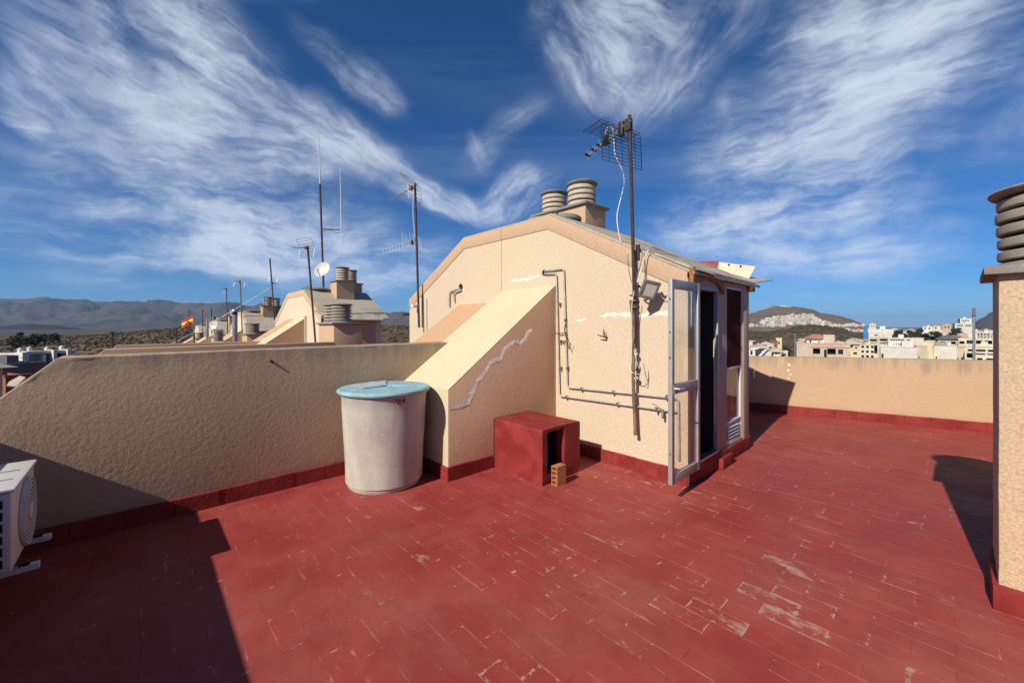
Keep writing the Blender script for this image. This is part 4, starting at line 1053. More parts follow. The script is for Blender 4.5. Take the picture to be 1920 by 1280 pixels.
MB().tube([a2 + Vector((0, 0, -.06)), at(640, 420, 14.6) - Vector(e.location), at(637.5, 315, 14.6) - Vector(e.location)], [.03, .024, .010], 6).build('short_whip', M_['dish_white'], e)
cable('arm_cable', [a1 + Vector((0, 0, -.1)), a1.lerp(a2, .4) + Vector((0, 0, -.02)), a1.lerp(a2, .75) + Vector((0, 0, -.12)), a2 + Vector((0, 0, -.08))], .008, 'cable_black', e)
def dish(c, r, look, label, post=None):
    e = empty('satellite_dish', c); tag(e, label, 'satellite dish', None)
    prof = [(r * s, -.0 + r * .32 * (1 - s * s) * -1) for s in (0.02, .25, .5, .7, .85, .95, 1.0)] + [(r * 1.0, .012), (r * .95, .012 - r * .32 * (1 - .9)), (r * .5, .012 - r * .32 * .75), (.02, .012 - r * .32)]
    o = MB().lathe(prof, 32).build('bowl', M_['dish_white'], e); soft(o, 40)
    q = Vector(look).to_track_quat('Z', 'Y'); o.rotation_mode = 'QUATERNION'; o.rotation_quaternion = q
    MB().tube([q @ Vector((0, -r * .95, -.02)), q @ Vector((0, -r * .45, r * .75))], .012, 5).build('feed_arm', M_['grey_metal'], e)
    f = MB().tube([q @ Vector((0, -r * .47, r * .70)), q @ Vector((0, -r * .30, r * .72))], .030, 6).build('feed_horn', M_['white_paint'], e)
    if post is not None: MB().tube([q @ Vector((0, 0, -r * .35)), Vector(post)], .022, 6).build('bracket', M_['rust_iron'], e)
dish(at(603.5, 505, 14.2), .30, (-.70, -.55, .40), 'round white satellite dish mounted on the tall whip mast', at(606, 522, 14.6) - at(603.5, 505, 14.2))
e, t = simple_mast(515, 600, 506, 484, 19.5, 'dark mast with two small antennas right of the third roof chimney', .032)
yagi(e, t * .60, (.5, .4, 0), .40, 4, .16, mt='galvanised', rr=.010, rw=.22); yagi(e, t * .33, (.6, -.3, 0), .40, 4, .18, mt='galvanised', rr=.010, refl=False)
e, t = simple_mast(455, 640, 450, 525, 21.0, 'grey mast with butterfly antenna before the third stair house', .034, 'grey_metal')
yagi(e, t * .97, (-.4, -.5, .05), .35, 3, .16, mt='galvanised', rr=.012, rw=.26)
e, t = simple_mast(427, 632, 424.5, 541, 24, 'thin mast carrying two small antennas at the third stair house left side', .026)
yagi(e, t * .98, (-.7, .2, .1), .35, 3, .14, mt='galvanised', rr=.012, rw=.24); yagi(e, t * .55, (.6, -.3, .05), .5, 5, .16, mt='galvanised', rr=.012, rw=.22)
e, t = simple_mast(397, 626, 396.5, 577, 30, 'bare thin black pole beyond the satellite dish', .035)
e, t = simple_mast(380, 634, 380, 580, 32, 'small far mast with a short cross antenna right of the flag', .030); yagi(e, t * .96, (.7, -.3, 0), .35, 3, .2, rr=.012, refl=False, mt='grey_metal')
e, t = simple_mast(354.5, 634, 354.5, 580, 36, 'small far mast left of the flag pole', .030); yagi(e, t * .96, (.7, -.3, 0), .35, 3, .2, rr=.012, refl=False, mt='grey_metal')
dish(at(399, 610, 24), .30, (-.72, -.6, .35), 'small grey satellite dish far down the roofs beside a dark pot', at(402, 622, 24) - at(399, 610, 24))
def flue(px, y0, y1, D, r, label, cowl=True):
    a = at(px, y0, D); b = at(px, y1, D); e = empty('flue_pipe', a); tag(e, label, 'flue pipe', None); h = (b - a).z
    soft(MB().lathe([(r, 0), (r, h * .55), (r * 1.03, h * .56), (r * 1.0, h * .58), (r, h)], 16).build('pipe', M_['galvanised'], e), 40)
    if cowl:
        soft(MB().lathe([(r * 1.0, h), (r * 1.0, h + r * 1.2), (r * .6, h + r * 1.3)], 16).build('cowl_neck', M_['hole_dark'], e), 40)
        soft(MB().lathe([(r * 1.45, h + r * 1.35), (r * 1.5, h + r * 1.7), (r * 1.1, h + r * 2.4), (r * .2, h + r * 2.8)], 16).build('cowl', M_['galvanised'], e), 40)
flue(440.5, 645, 590, 17.0, .095, 'shiny metal flue pipe with domed cowl before the third stair house')
flue(389, 642, 598, 21.0, .075, 'plain pale metal flue pipe right of the flag', False)
e = empty('chimney_pot', at(410, 640, 20)); tag(e, 'dark ringed chimney pot standing alone far down the roofs', 'chimney')
vent_stack(e, (0, 0, 0), .20, 5, .066, .022, seg=20, mat='old_concrete')
# flag on its pole
fp0 = at(362.5, 636, 24); fe = empty('flag', fp0); tag(fe, 'red and yellow striped flag flying above the far roofs', 'flag')
fh = (at(362.5, 592, 24) - fp0).z
MB().tube([(0, 0, 0), (0, 0, fh)], .022, 8).build('pole', M_['galvanised'], fe)
def flag_strip(s0, s1, mt, nm):
    m = MB(); W = .78; H = .50; vs = []; nx = 16
    Lx, Ly = -RX, -RY
    for i in range(nx + 1):
        t = i / nx; x = W * t; dz = -.20 * t - .10 * t * t + .035 * math.sin(t * 7.5); dy = .10 * math.sin(t * 8) * t
        for s in (s0, s1):
            vs.append((Lx * x + FX * dy, Ly * x + FY * dy, fh - .05 - s * H + dz * (1 - .15 * s)))
    o = m.add(vs, [(2*i, 2*i+1, 2*i+3, 2*i+2) for i in range(nx)]).build(nm, M_[mt], fe, smooth=True)
    so_ = o.modifiers.new('thick', 'SOLIDIFY'); so_.thickness = .006
flag_strip(0, .26, 'flag_red', 'red_stripe'); flag_strip(.26, .74, 'flag_yellow', 'yellow_stripe'); flag_strip(.74, 1.0, 'flag_red', 'red_stripe')
cr = MB(); cpos = (-RX * .27 + FX * .062 * 0 - FX * .05, -RY * .27 - FY * .05, fh - .05 - .25 - .075)
cr.box(-.05, .05, -.01, .01, -.055, .055); cr.box(-.075, -.055, -.01, .01, -.06, .05); cr.box(.055, .075, -.01, .01, -.06, .05); cr.box(-.03, .03, -.01, .01, .06, .085)
o = cr.build('emblem', M_['flag_red'], fe); o.location = cpos; o.rotation_euler = (0, R_(12), -YAW)
# overhead wire sweeping down from the third house to the left
wa, wb = at(506, 540, 19.5), at(300, 655, 30); mid = (wa + wb) / 2 + Vector((0, 0, -.25))
pts = [wa.lerp(mid, t / 8).lerp(mid.lerp(wb, t / 8), t / 8) for t in range(9)]
tag(MB().tube(pts, .014, 5).build('overhead_wire', M_['cable_white']), 'pale overhead wire sweeping down past the flag', 'wire')
for i, (x, y0, y1, D) in enumerate(((211, 648, 624, 12.6), (331, 640, 618, 17), (364.5, 643, 625, 18))):
    e = empty('fence_post', at(x, y0, D)); tag(e, ['dark iron post at the left end of the third party wall', 'dark post on the party walls left of the flag', 'dark post directly below the flag'][i], 'post', 'iron posts along the party walls')
    hh = (at(x, y1, D) - at(x, y0, D)).z
    MB().tube([(0, 0, -.2), (0, 0, hh)], .03, 6).build('post', M_['rust_iron'], e); MB().box(-.05, .05, -.05, .05, hh, hh + .03).build('post_cap', M_['rust_iron'], e)
# ------------------------------------------------------------------ land, sea and far hills
def terrain_mat(name, a, b, c, s1, s2, rough=.95):
    n = NT(name); p = n.pos()
    x = n.noise(p, s1, 7, .65, .4); y = n.noise(p, s2, 6, .7); z = n.noise(p, s1 * .3, 4)
    col = n.mix(n.ramp(x, .38, .62), a, b); col = n.mix(n.ramp(y, .50, .66), col, c); col = n.mix(n.ramp(z, .45, .7, 0, .5), col, a)
    return n.fin(col, rough, 0, .1)
terrain_mat('mountain_rock', (.100, .078, .060), (.046, .048, .034), (.024, .030, .020), .0021, .008)
terrain_mat('dark_hill', (.045, .037, .033), (.030, .028, .025), (.020, .021, .018), .004, .02)
terrain_mat('scrub_ground', (.165, .105, .055), (.090, .064, .038), (.040, .036, .022), .035, .16)
terrain_mat('town_hill', (.20, .145, .10), (.14, .104, .07), (.08, .068, .045), .008, .03)
terrain_mat('plain_ground', (.115, .095, .072), (.075, .068, .048), (.045, .048, .030), .004, .02)
n = NT('sea_water'); p = n.pos(); n.bump(n.noise(p, .08, 5), .35, 2.0); n.fin((.010, .030, .055), .35, 0, .4)
flat('leaf_dark', (.045, .060, .020), .8, 0, .6, .8); flat('leaf_mid', (.068, .066, .032), .8, 0, .6, .8); flat('leaf_dry', (.135, .105, .052), .85, 0, .5, .5)
flat('bark', (.10, .07, .045), .9)

GZ = -14.0
def interp(tab, x):
    if x <= tab[0][0]: return tab[0][1]
    for (a, b), (c, d) in zip(tab, tab[1:]):
        if x <= c:
            t = (x - a) / (c - a); t = t * t * (3 - 2 * t); return b + (d - b) * t
    return tab[-1][1]
def fbm(x, y, s, o=5, seed=0): return noise.fractal(Vector((x * s, y * s, seed)), .9, 2.1, o)
def sstep(a, b, x): t = max(0, min(1, (x - a) / (b - a))); return t * t * (3 - 2 * t)
def patch(name, p0, p1, nt, D0, D1, nd, hf, mt, power=1.0):
    m = MB(); vs = []
    for j in range(nd + 1):
        D = D0 + (D1 - D0) * (j / nd) ** power
        for i in range(nt + 1):
            px = p0 + (p1 - p0) * i / nt; X = (px - 960) / FOC * D; u, v = cw(X, D); vs.append((u, v, hf(px, D, u, v)))
    w = nt + 1
    m.add(vs, [(j*w+i, j*w+i+1, (j+1)*w+i+1, (j+1)*w+i) for j in range(nd) for i in range(nt)])
    o = m.build(name, M_[mt], smooth=True); tag(o, kind='structure'); return o
def skyline(tab, Dc): return lambda px: EYE + (HOR - interp(tab, px)) / FOC * Dc
# ground sheet: polar rings out to 12 km, dipping under the sea beyond the coast on the right
def coast(az):
    a = math.degrees(az)
    return 12000 - 10050 * sstep(22, 30, a) * (1 - sstep(80, 95, a))
m = MB(); vs = []; NA = 180; RR = [0, 15, 40, 80, 140, 220, 330, 480, 680, 900, 1200, 1500, 1800, 2100, 2600, 3500, 5000, 7000, 9500, 12000]
for r in RR:
    for k in range(NA):
        az = -math.pi + 2 * math.pi * k / NA; rr = min(r, 12000); u, v = cw(math.sin(az) * rr, math.cos(az) * rr)
        cst = coast(az); z = GZ + fbm(u, v, .004, 3) * min(2.0, r * .006) - (26 * sstep(cst, cst + 300, rr) if cst < 11000 else 0)
        vs.append((u, v, z))
m.add(vs, [(j*NA+k, j*NA+(k+1) % NA, (j+1)*NA+(k+1) % NA, (j+1)*NA+k) for j in range(len(RR)-1) for k in range(NA)])
tag(m.build('ground', M_['plain_ground'], smooth=True), kind='structure')
m = MB(); N_ = 96; vs = [(0, 0, -30)]
for r in (1500, 4000, 12000, 30000):
    vs += [(r * math.cos(2*math.pi*k/N_), r * math.sin(2*math.pi*k/N_), -30) for k in range(N_)]
m.add(vs, [(0, 1 + k, 1 + (k+1) % N_) for k in range(N_)] + [(1 + j*N_ + k, 1 + j*N_ + (k+1) % N_, 1 + (j+1)*N_ + (k+1) % N_, 1 + (j+1)*N_ + k) for j in range(3) for k in range(N_)])
tag(m.build('sea', M_['sea_water']), kind='structure')
# mountain range on the left
MT = [(-1500, 585), (-1000, 560), (-600, 572), (-300, 558), (-120, 568), (0, 564), (30, 565), (60, 563), (88, 560.5), (105, 565), (125, 564.5), (150, 565), (195, 571.5), (225, 570), (265, 570), (292, 565.5), (315, 569), (360, 572), (390, 572.5), (430, 570), (468, 577), (485, 574), (520, 580), (560, 586), (620, 594), (650, 596), (690, 595.5), (720, 598), (760, 597), (850, 600), (1000, 604), (1200, 607), (1330, 614)]
sky_m = skyline(MT, 7000)
def h_m(px, D, u, v):
    top = sky_m(px); s = sstep(4000, 7000, D) if D <= 7000 else 1 - .5 * sstep(7000, 9500, D)
    rid = 1 - abs(fbm(u, v, .0011, 5, 3)); spur = (rid - .55) * 330 * (s * (1 - s) * 4) ** .7
    fine = (1 - 2 * abs(fbm(u, v, .0032, 5, 9))) * 46 * (s * (1 - s) * 4) ** .8
    return -22 + (top + 22) * s ** 1.25 + spur * .8 + fine
patch('mountain_range', -1500, 1330, 420, 3900, 9500, 70, h_m, 'mountain_rock')
# darker foothill in front of it
sky_f = skyline([(-900, 622), (-400, 606), (-120, 613), (0, 611), (52, 606.5), (95, 608.5), (140, 614), (175, 622), (220, 627), (260, 630)], 2500)
def h_f(px, D, u, v):
    s = sstep(1900, 2500, D) if D < 2500 else 1 - sstep(2500, 3200, D)
    return -20 + (sky_f(px) + 20) * s + fbm(u, v, .005, 4, 1) * 8 * s * (1 - s) * 3
patch('foothill', -900, 260, 120, 1900, 3200, 26, h_f, 'dark_hill')
# brown scrubby hill just beyond the roofs
SC = [(-900, 640), (-300, 634), (-40, 640), (0, 637), (40, 632), (110, 631), (170, 629), (230, 625), (300, 618), (345, 613), (390, 614), (430, 618), (520, 620), (600, 622), (660, 617), (700, 612), (740, 611), (800, 614), (1000, 620), (1300, 628)]
def h_s(px, D, u, v):
    Dc = 330; top = EYE + (HOR - interp(SC, px)) / FOC * Dc
    s = sstep(70, Dc, D) ** .85 if D < Dc else 1 - sstep(Dc, 620, D)
    return GZ - .6 + (top - GZ + .6) * s + fbm(u, v, .03, 5, 5) * 2.2 * (s * (1 - s) * 4 + .05)
patch('scrub_hill', -900, 1300, 240, 70, 640, 60, h_s, 'scrub_ground')
# hill of the white houses on the right and the low scrub rise before it
TH = [(1250, 606), (1340, 602), (1398, 592), (1412, 586), (1430, 581), (1446, 577), (1462, 575), (1478, 576), (1490, 575), (1505, 577), (1522, 580), (1540, 587), (1556, 589), (1575, 592.5), (1592, 597), (1608, 603), (1622, 609), (1640, 618), (1700, 624)]
sky_t = skyline(TH, 2100)
def h_t(px, D, u, v):
    s = sstep(1150, 2100, D) ** 1.1 if D < 2100 else 1 - sstep(2100, 2900, D)
    return -22 + (sky_t(px) + 22) * s + fbm(u, v, .006, 5, 2) * 12 * (s * (1 - s) * 4) ** .8
patch('town_hill', 1250, 1700, 150, 1150, 2900, 60, h_t, 'town_hill')
LR = [(1300, 630), (1380, 622), (1430, 624), (1470, 618), (1500, 612), (1522, 609.5), (1545, 611), (1575, 616), (1610, 625), (1640, 634), (1700, 645)]
sky_l = skyline(LR, 560)
def h_l(px, D, u, v):
    s = sstep(210, 560, D) if D < 560 else 1 - sstep(560, 900, D)
    return GZ - .6 + (sky_l(px) - GZ + .6) * s + fbm(u, v, .02, 5, 4) * 3 * (s * (1 - s) * 4)
patch('scrub_rise', 1300, 1700, 110, 210, 900, 44, h_l, 'scrub_ground')
RM = [(1770, 622), (1800, 614), (1822, 606), (1840, 597), (1858, 586), (1890, 568), (1940, 552), (2020, 556), (2140, 580), (2300, 600), (2600, 590), (3000, 612)]
sky_r = skyline(RM, 3400)
def h_r(px, D, u, v):
    s = sstep(2500, 3400, D) if D < 3400 else 1 - sstep(3400, 4600, D)
    return -40 + (sky_r(px) + 40) * s + fbm(u, v, .003, 5, 6) * 26 * (s * (1 - s) * 4)
patch('headland', 1770, 3000, 130, 2500, 4600, 34, h_r, 'mountain_rock')

# ------------------------------------------------------------------ plants
def leafy(m, c, rx, ry, rz, n, size, rnd):
    for i in range(n):
        while True:
            p = Vector((rnd.uniform(-1, 1), rnd.uniform(-1, 1), rnd.uniform(-1, 1)))
            if p.length <= 1 and p.length > .35: break
        p = p * (.8 + .35 * noise.noise(p * 2.3 + Vector(c) * .37))
        q = Vector((c[0] + p.x * rx, c[1] + p.y * ry, c[2] + p.z * rz))
        a = Vector((rnd.gauss(0, 1), rnd.gauss(0, 1), rnd.gauss(0, 1))).normalized(); b = a.orthogonal().normalized(); s = size * rnd.uniform(.5, 1.2)
        c3 = a.cross(b)
        m.add([q + b * s, q + c3 * s * .7, q - b * s, q - c3 * s * .7], [(0, 1, 2, 3)])
def tree(px, yb, ytop, wpx, D, label, mt='leaf_dark', group='trees among the town houses', lobes=7, n=260, seed=0, zb=None):
    rnd = random.Random(seed * 13 + int(px)); base = at(px, yb, D)
    if zb is not None: base.z = zb
    top = at(px, ytop, D).z; H = top - base.z; W = wpx / FOC * D / 2
    e = empty('tree', base); tag(e, label, 'tree', group)
    tr = MB(); tr.tube([(0, 0, -.3), (W * .04, 0, H * .3), (-W * .05, W * .05, H * .65)], [W * .13 + .05, W * .09 + .04, W * .03 + .02], 7)
    for k in range(4):
        a = k * 1.6 + rnd.random(); tr.tube([(0, 0, H * (.28 + .08 * k)), (W * .45 * math.cos(a), W * .45 * math.sin(a), H * (.5 + .08 * k))], [W * .05 + .03, .02], 5)
    soft(tr.build('trunk', M_['bark'], e), 60)
    cr_ = MB()
    for k in range(lobes):
        a = rnd.uniform(0, 6.28); d = W * rnd.uniform(.15, .62); zc = H * rnd.uniform(.28, .84); f = 1 - max(0, zc / H - .6)
        r = W * rnd.uniform(.38, .6) * f
        leafy(cr_, (d * math.cos(a) * f, d * math.sin(a) * f, zc), r, r, min(r * .85, (H - zc)), n // lobes, max(.10, W * .13), rnd)
    cr_.build('crown', M_[mt], e)
def surf(hf, px, D):
    X = (px - 960) / FOC * D; u, v = cw(X, D); return Vector((u, v, hf(px, D, u, v)))
def scrub(name, hf, p0, p1, D0, D1, n, smin, smax, mt, seed, label, dens=None):
    rnd = random.Random(seed); m = MB()
    for i in range(n):
        px = rnd.uniform(p0, p1); D = D0 + (D1 - D0) * rnd.random() ** .7; q = surf(hf, px, D)
        if fbm(q.x, q.y, .03, 3, seed) < rnd.uniform(-.5, .25): continue
        s = rnd.uniform(smin, smax); k = 6; vs = []
        for j, (rz, zz) in enumerate(((1.0, .05), (1.05, .4), (.6, .85))):
            for a in range(k):
                an = a * 6.283 / k + j * .5; rr = s * rz * rnd.uniform(.6, 1.3); vs.append((q.x + rr * math.cos(an), q.y + rr * math.sin(an), q.z + s * zz * rnd.uniform(.7, 1.3) - .1))
        m.add(vs, [(j*k+a, j*k+(a+1) % k, (j+1)*k+(a+1) % k, (j+1)*k+a) for j in range(2) for a in range(k)] + [tuple(range(2*k, 3*k))])
    o = m.build(name, M_[mt]); tag(o, label, 'scrub', None, 'stuff'); return o
scrub('scrub', h_s, -300, 780, 85, 330, 5200, .35, 1.3, 'leaf_mid', 11, 'low olive scrub dotted over the brown hill at left')
scrub('scrub', h_s, -300, 780, 85, 340, 2600, .35, 1.2, 'leaf_dry', 12, 'dry brown scrub dotted over the hill at left')
scrub('scrub', h_l, 1380, 1660, 230, 570, 1700, .6, 1.6, 'leaf_mid', 13, 'olive scrub on the low rise before the white hillside houses')
for i, (px, yt, w, D) in enumerate(((36, 621, 30, 230), (50, 624, 26, 225), (66, 622, 34, 228), (84, 625, 28, 232), (99, 623, 30, 226), (22, 632, 28, 205), (150, 652, 26, 120), (168, 655, 24, 118))):
    z = surf(h_s, px, D).z
    tree(px, 640, yt, w, D, ['leftmost dark pine of the clump on the far scrub hill', 'second small pine from the left on the far scrub hill', 'broad dark pine in the middle of the hill clump', 'low pine right of the broad one in the hill clump', 'rightmost dark pine of the hill clump', 'pale green bush tree below the pine clump at far left', 'dark green tree right behind the white house', 'green tree right of the one behind the white house'][i],
         ['leaf_dark', 'leaf_dark', 'leaf_dark', 'leaf_mid', 'leaf_dark', 'leaf_mid', 'leaf_mid', 'leaf_mid'][i], 'trees on the scrub hill', 6, 420, i, z)
# ------------------------------------------------------------------ the town
def tm(name, col, var=.14): return flat(name, col, .9, 0, var, .7, 0, .2)
tm('t_white', (.71, .675, .605)); tm('t_cream', (.68, .60, .46)); tm('t_yellow', (.70, .60, .38)); tm('t_peach', (.60, .46, .34)); tm('t_pink', (.58, .40, .32))
tm('t_beige', (.56, .48, .36)); tm('t_grey', (.34, .31, .28)); tm('t_terracotta', (.42, .21, .13), .3); tm('t_blue', (.06, .22, .55)); tm('t_brown', (.26, .13, .085)); tm('t_pale', (.66, .61, .52)); tm('t_slate', (.14, .135, .14)); tm('t_shade', (.05, .045, .045))

def building(name, label, cat, px0, px1, ytop, D, depth, mt, holes=(), rot=0, group=None, roof=None, zb=GZ, roofmat='t_terracotta', parapet=.35, sills=False, band=None, side_holes=True):
    """holes: (px0, px1, y0, y1[, depth]) on the front in photo pixels"""
    a = at(px0, ytop, D); b = at(px1, ytop, D); W = (b - a).length; ctr = (a + b) / 2
    az = math.atan(((px0 + px1) / 2 - 960) / FOC); W *= math.cos(az)
    e = empty(name, (ctr.x, ctr.y, zb), -YAW - az + R_(rot)); tag(e, label, cat, group); H = a.z - zb
    f = W / (px1 - px0)
    hl = []
    for h in holes:
        hl.append(((h[0] - px0) * f, (h[1] - px0) * f, EYE + (HOR - h[3]) / FOC * D - zb, EYE + (HOR - h[2]) / FOC * D - zb, h[4] if len(h) > 4 else .25))
    m = MB(); P_ = lambda x, y, z: (x - W / 2, y, z)
    holes_wall(m, W, 0, H, [h[:4] + (h[4],) for h in hl], .25, P_)
    for x in (-W/2, W/2): m.quad((x, 0, 0), (x, depth, 0), (x, depth, H), (x, 0, H))
    m.quad((-W/2, depth, 0), (W/2, depth, 0), (W/2, depth, H), (-W/2, depth, H))
    if not roof: m.quad((-W/2, 0, H - parapet), (W/2, 0, H - parapet), (W/2, depth, H - parapet), (-W/2, depth, H - parapet))
    w = m.build('wall', M_[mt], e)
    for h in hl:
        g = MB().box(h[0] - W/2 + .002, h[1] - W/2 - .002, h[4] - .06, h[4] - .02, h[2] + .002, h[3] - .002).build('window', M_['dark_glass'], e)
        if sills: MB().box(h[0] - W/2 - .08, h[1] - W/2 + .08, -.10, .02, h[2] - .12, h[2] - .02).build('sill', M_['t_white'], g)
        if h[4] > .7: MB().box(h[0] - W/2, h[1] - W/2, -.35, -.27, h[2] - .1, h[2] + (h[3] - h[2]) * .38).build('balcony_front', M_[mt], e)
    if roof == 'gable':
        ov = .4; rh = roof_h(W, depth)
        MB().prism([(-W/2 - ov, H - .05), (W/2 + ov, H - .05), (W/2 + ov, H + .15), (0, H + rh + .2), (-W/2 - ov, H + .15)], 'y', -ov, depth + ov).build('roof', M_[roofmat], e)
    elif roof == 'hip':
        ov = .5; rh = min(2.2, W * .25); x, y0, y1 = W/2 + ov, -ov, depth + ov; k = min(x, (y1 - y0) / 2) * .75
        MB().add([(-x, y0, H), (x, y0, H), (x, y1, H), (-x, y1, H), (-x + k, y0 + k, H + rh), (x - k, y0 + k, H + rh), (x - k, y1 - k, H + rh), (-x + k, y1 - k, H + rh)],
                 [(0, 3, 2, 1), (0, 1, 5, 4), (1, 2, 6, 5), (2, 3, 7, 6), (3, 0, 4, 7), (4, 5, 6, 7)]).build('roof', M_[roofmat], e)
    else:
        MB().box(-W/2 - .08, W/2 + .08, -.08, .22, H, H + .12).build('coping', M_[mt], e)
        rh_ = random.Random(int(px0 * 7 + D)); x_ = rh_.uniform(-.25, .2) * W; s_ = min(1.0, W * .1)
        if W > 2.5 and depth > 3.5:
            MB().box(x_, x_ + W * .22, depth * .45, depth * .8, H - parapet, H + min(2.1, W * .2)).build('roof_hut', M_[mt], e)
            xa = rh_.uniform(-.4, .4) * W; ha = rh_.uniform(1.2, 2.6) * min(1, W * .12)
            MB().tube([(xa, depth * .3, H - parapet), (xa, depth * .3, H + ha)], .035, 5).tube([(xa - .35, depth * .3, H + ha * .92), (xa + .35, depth * .3, H + ha * .92)], .025, 4).build('roof_aerial', M_['grey_metal'], e)
            if rh_.random() < .6: MB().lathe([(.45 * s_, 0), (.48 * s_, 1.0 * s_), (.3 * s_, 1.2 * s_)], 10, (rh_.uniform(-.1, .38) * W, depth * .3, H - parapet)).build('roof_tank', M_['t_blue' if rh_.random() < .2 else 't_white'], e)
    if band:
        MB().box(-W/2 + (band[0] - px0) * f, -W/2 + (band[1] - px0) * f, -.12, -.003, EYE + (HOR - band[3]) / FOC * D - zb, EYE + (HOR - band[2]) / FOC * D - zb).build('tiled_fascia', M_[band[4]], e)
    return e
def roof_h(W, d): return min(2.4, W * .28)
G1 = 'town buildings below the rear wall'
# nearest row, left to right
building('house', 'white low house with dark window just right of the doorway end post', 'house', 1397, 1416, 655, 62, 6, 't_white', [(1407, 1411, 657, 665)], -8, G1)
building('house', 'cream flat house behind the white one at the wall left end', 'house', 1398, 1411, 640, 90, 7, 't_cream', [(1401, 1404, 646, 651)], -6, G1)
building('house', 'small house with salmon pink hip roof above the rear wall', 'house', 1416, 1438, 653, 70, 7, 't_peach', [(1421, 1428, 656, 664)], 6, G1, 'hip', roofmat='t_pink')
building('house', 'red brown plastered house beside the dark round tree', 'house', 1445, 1458, 639, 95, 6, 't_brown', [(1449, 1452, 645, 650)], 0, G1)
building('house', 'yellow house wall peeping out left of the dark tree', 'house', 1455, 1466, 634, 102, 6, 't_yellow', [(1459, 1462, 640, 645)], 0, G1)
building('house', 'white building with teal band left of the red brown house', 'house', 1438, 1451, 646, 88, 6, 't_pale', [(1441, 1448, 650, 654)], 0, G1)
building('house', 'tiny yellow gabled dormer house above the rear wall', 'house', 1450, 1464, 659, 58, 4, 't_yellow', [(1454, 1457, 660, 664)], 4, G1, 'gable', roofmat='t_beige')
building('house', 'white boxy house low between yellow dormer and lamp post', 'house', 1466, 1477, 660, 60, 5, 't_white', [(1469, 1474, 663, 667)], 0, G1)
e = empty('awning', at(1436, 670, 55), -YAW); tag(e, 'bright white sloping canvas awning above the rear wall', 'awning')
MB().slab([(-.75, 0, .9 - .75), (.2, 0, 1.05), (.75, .3, 1.05), (-.2, .3, .15)], (0, .5, .05)).build('canvas', M_['t_white'], e); MB().tube([(0, .3, -2), (0, .3, .6)], .05, 6).build('support', M_['t_grey'], e)
building('apartment_block', 'peach apartment block with deep balconies and red tiled fascia', 'building', 1492, 1592, 644, 72, 9, 't_peach',
         [(1524, 1538, 653, 670, 1.2), (1551, 1567, 653, 670, 1.2), (1571, 1580, 654, 663, .12), (1545, 1550, 655, 669, .12)], 3, G1, band=(1515, 1593, 645, 651, 't_pink'))
building('house', 'white penthouse with terracotta hip roof on the peach block', 'house', 1512, 1553, 635, 78, 5, 't_white', [(1518, 1521, 638, 645), (1534, 1537, 640, 645)], 3, G1, 'hip')
building('house', 'pale yellow house with gabled roof right of the peach block', 'house', 1580, 1612, 645, 92, 8, 't_yellow', [(1594, 1599, 646, 652), (1603, 1608, 650, 658)], -4, G1, 'gable', roofmat='t_beige')
building('house', 'small brown roofed yellow house behind the gabled yellow one', 'house', 1596, 1616, 640, 105, 6, 't_cream', [(1600, 1604, 643, 647)], 8, G1, 'gable', roofmat='t_beige')
building('house', 'low yellow house front with garage below the gabled yellow one', 'house', 1584, 1612, 655, 75, 5, 't_yellow', [(1585, 1594, 662, 670, .6), (1600, 1607, 660, 664)], 2, G1)
building('apartment_block', 'cream flats with three rows of dark square windows', 'building', 1612, 1646, 646, 88, 9, 't_cream',
         [(x, x + 5, y, y + 4.5, .5) for x in (1615, 1624, 1633) for y in (648, 657, 666)] + [(1639, 1645, 647, 671, 1.3)], 0, G1)
building('warehouse', 'long plain beige warehouse wall above the rear wall', 'warehouse', 1650, 1719, 651, 76, 10, 't_pale', [(1652, 1656, 664, 672, .4)], 2, G1)
building('warehouse', 'grey beige annexe at the right of the long warehouse', 'warehouse', 1718, 1739, 649, 78, 10, 't_beige', [(1722, 1724, 668, 672)], 2, G1)
building('shop', 'white shop front with small dark symbols above the warehouse', 'shop', 1665, 1711, 634, 92, 8, 't_white', [(1668, 1696, 636, 638, .3), (1700, 1707, 636, 638, .3)], 2, G1)
sg = building('shop', 'yellow plain block right of the white shop front', 'shop', 1711, 1732, 634, 94, 8, 't_cream', [(1714, 1717, 660, 664)], 2, G1)
sgp = empty('shop_sign', at(1684, 645, 91.6), -YAW); tag(sgp, 'row of small dark letters on the white shop front', 'sign')
for x, w, h in ((1676, 1.2, 2.4), (1681, 1.0, 2.6), (1685.5, 2.0, 2.2), (1688.5, 1.6, 2.2), (1692, 1.8, 1.6)):
    f = 91.6 / FOC; MB().box((x - 1684 - w/2) * f, (x - 1684 + w/2) * f, 0, .06, -h * f / 2, h * f / 2).build('letter', M_['t_shade'], sgp)
building('house', 'strong yellow narrow house between warehouse and beige block', 'house', 1732, 1752, 640, 82, 8, 't_yellow', [(1736, 1739, 660, 664)], -2, G1)
building('apartment_block', 'plain beige block with grey roof storey right of the yellow house', 'building', 1750, 1794, 648, 80, 9, 't_pale', [(1754, 1757, 669, 673)], 1, G1, band=(1751, 1776, 641, 647.5, 't_grey'))
building('house', 'brick brown narrow block with two small windows', 'house', 1793, 1810, 650, 79, 8, 't_beige', [(1795, 1797, 670, 674), (1802, 1805, 670, 674)], 1, G1)
building('apartment_block', 'cream terraced flats with long shaded balconies beside the column', 'building', 1808, 1870, 650, 70, 10, 't_cream',
         [(1814, 1826, 655, 661, 1.2), (1830, 1848, 655, 661, 1.2), (1852, 1866, 655, 661, 1.2), (1812, 1829, 664, 676, .8), (1832, 1842, 671, 680, .6), (1849, 1862, 671, 680, .6)], 0, G1)
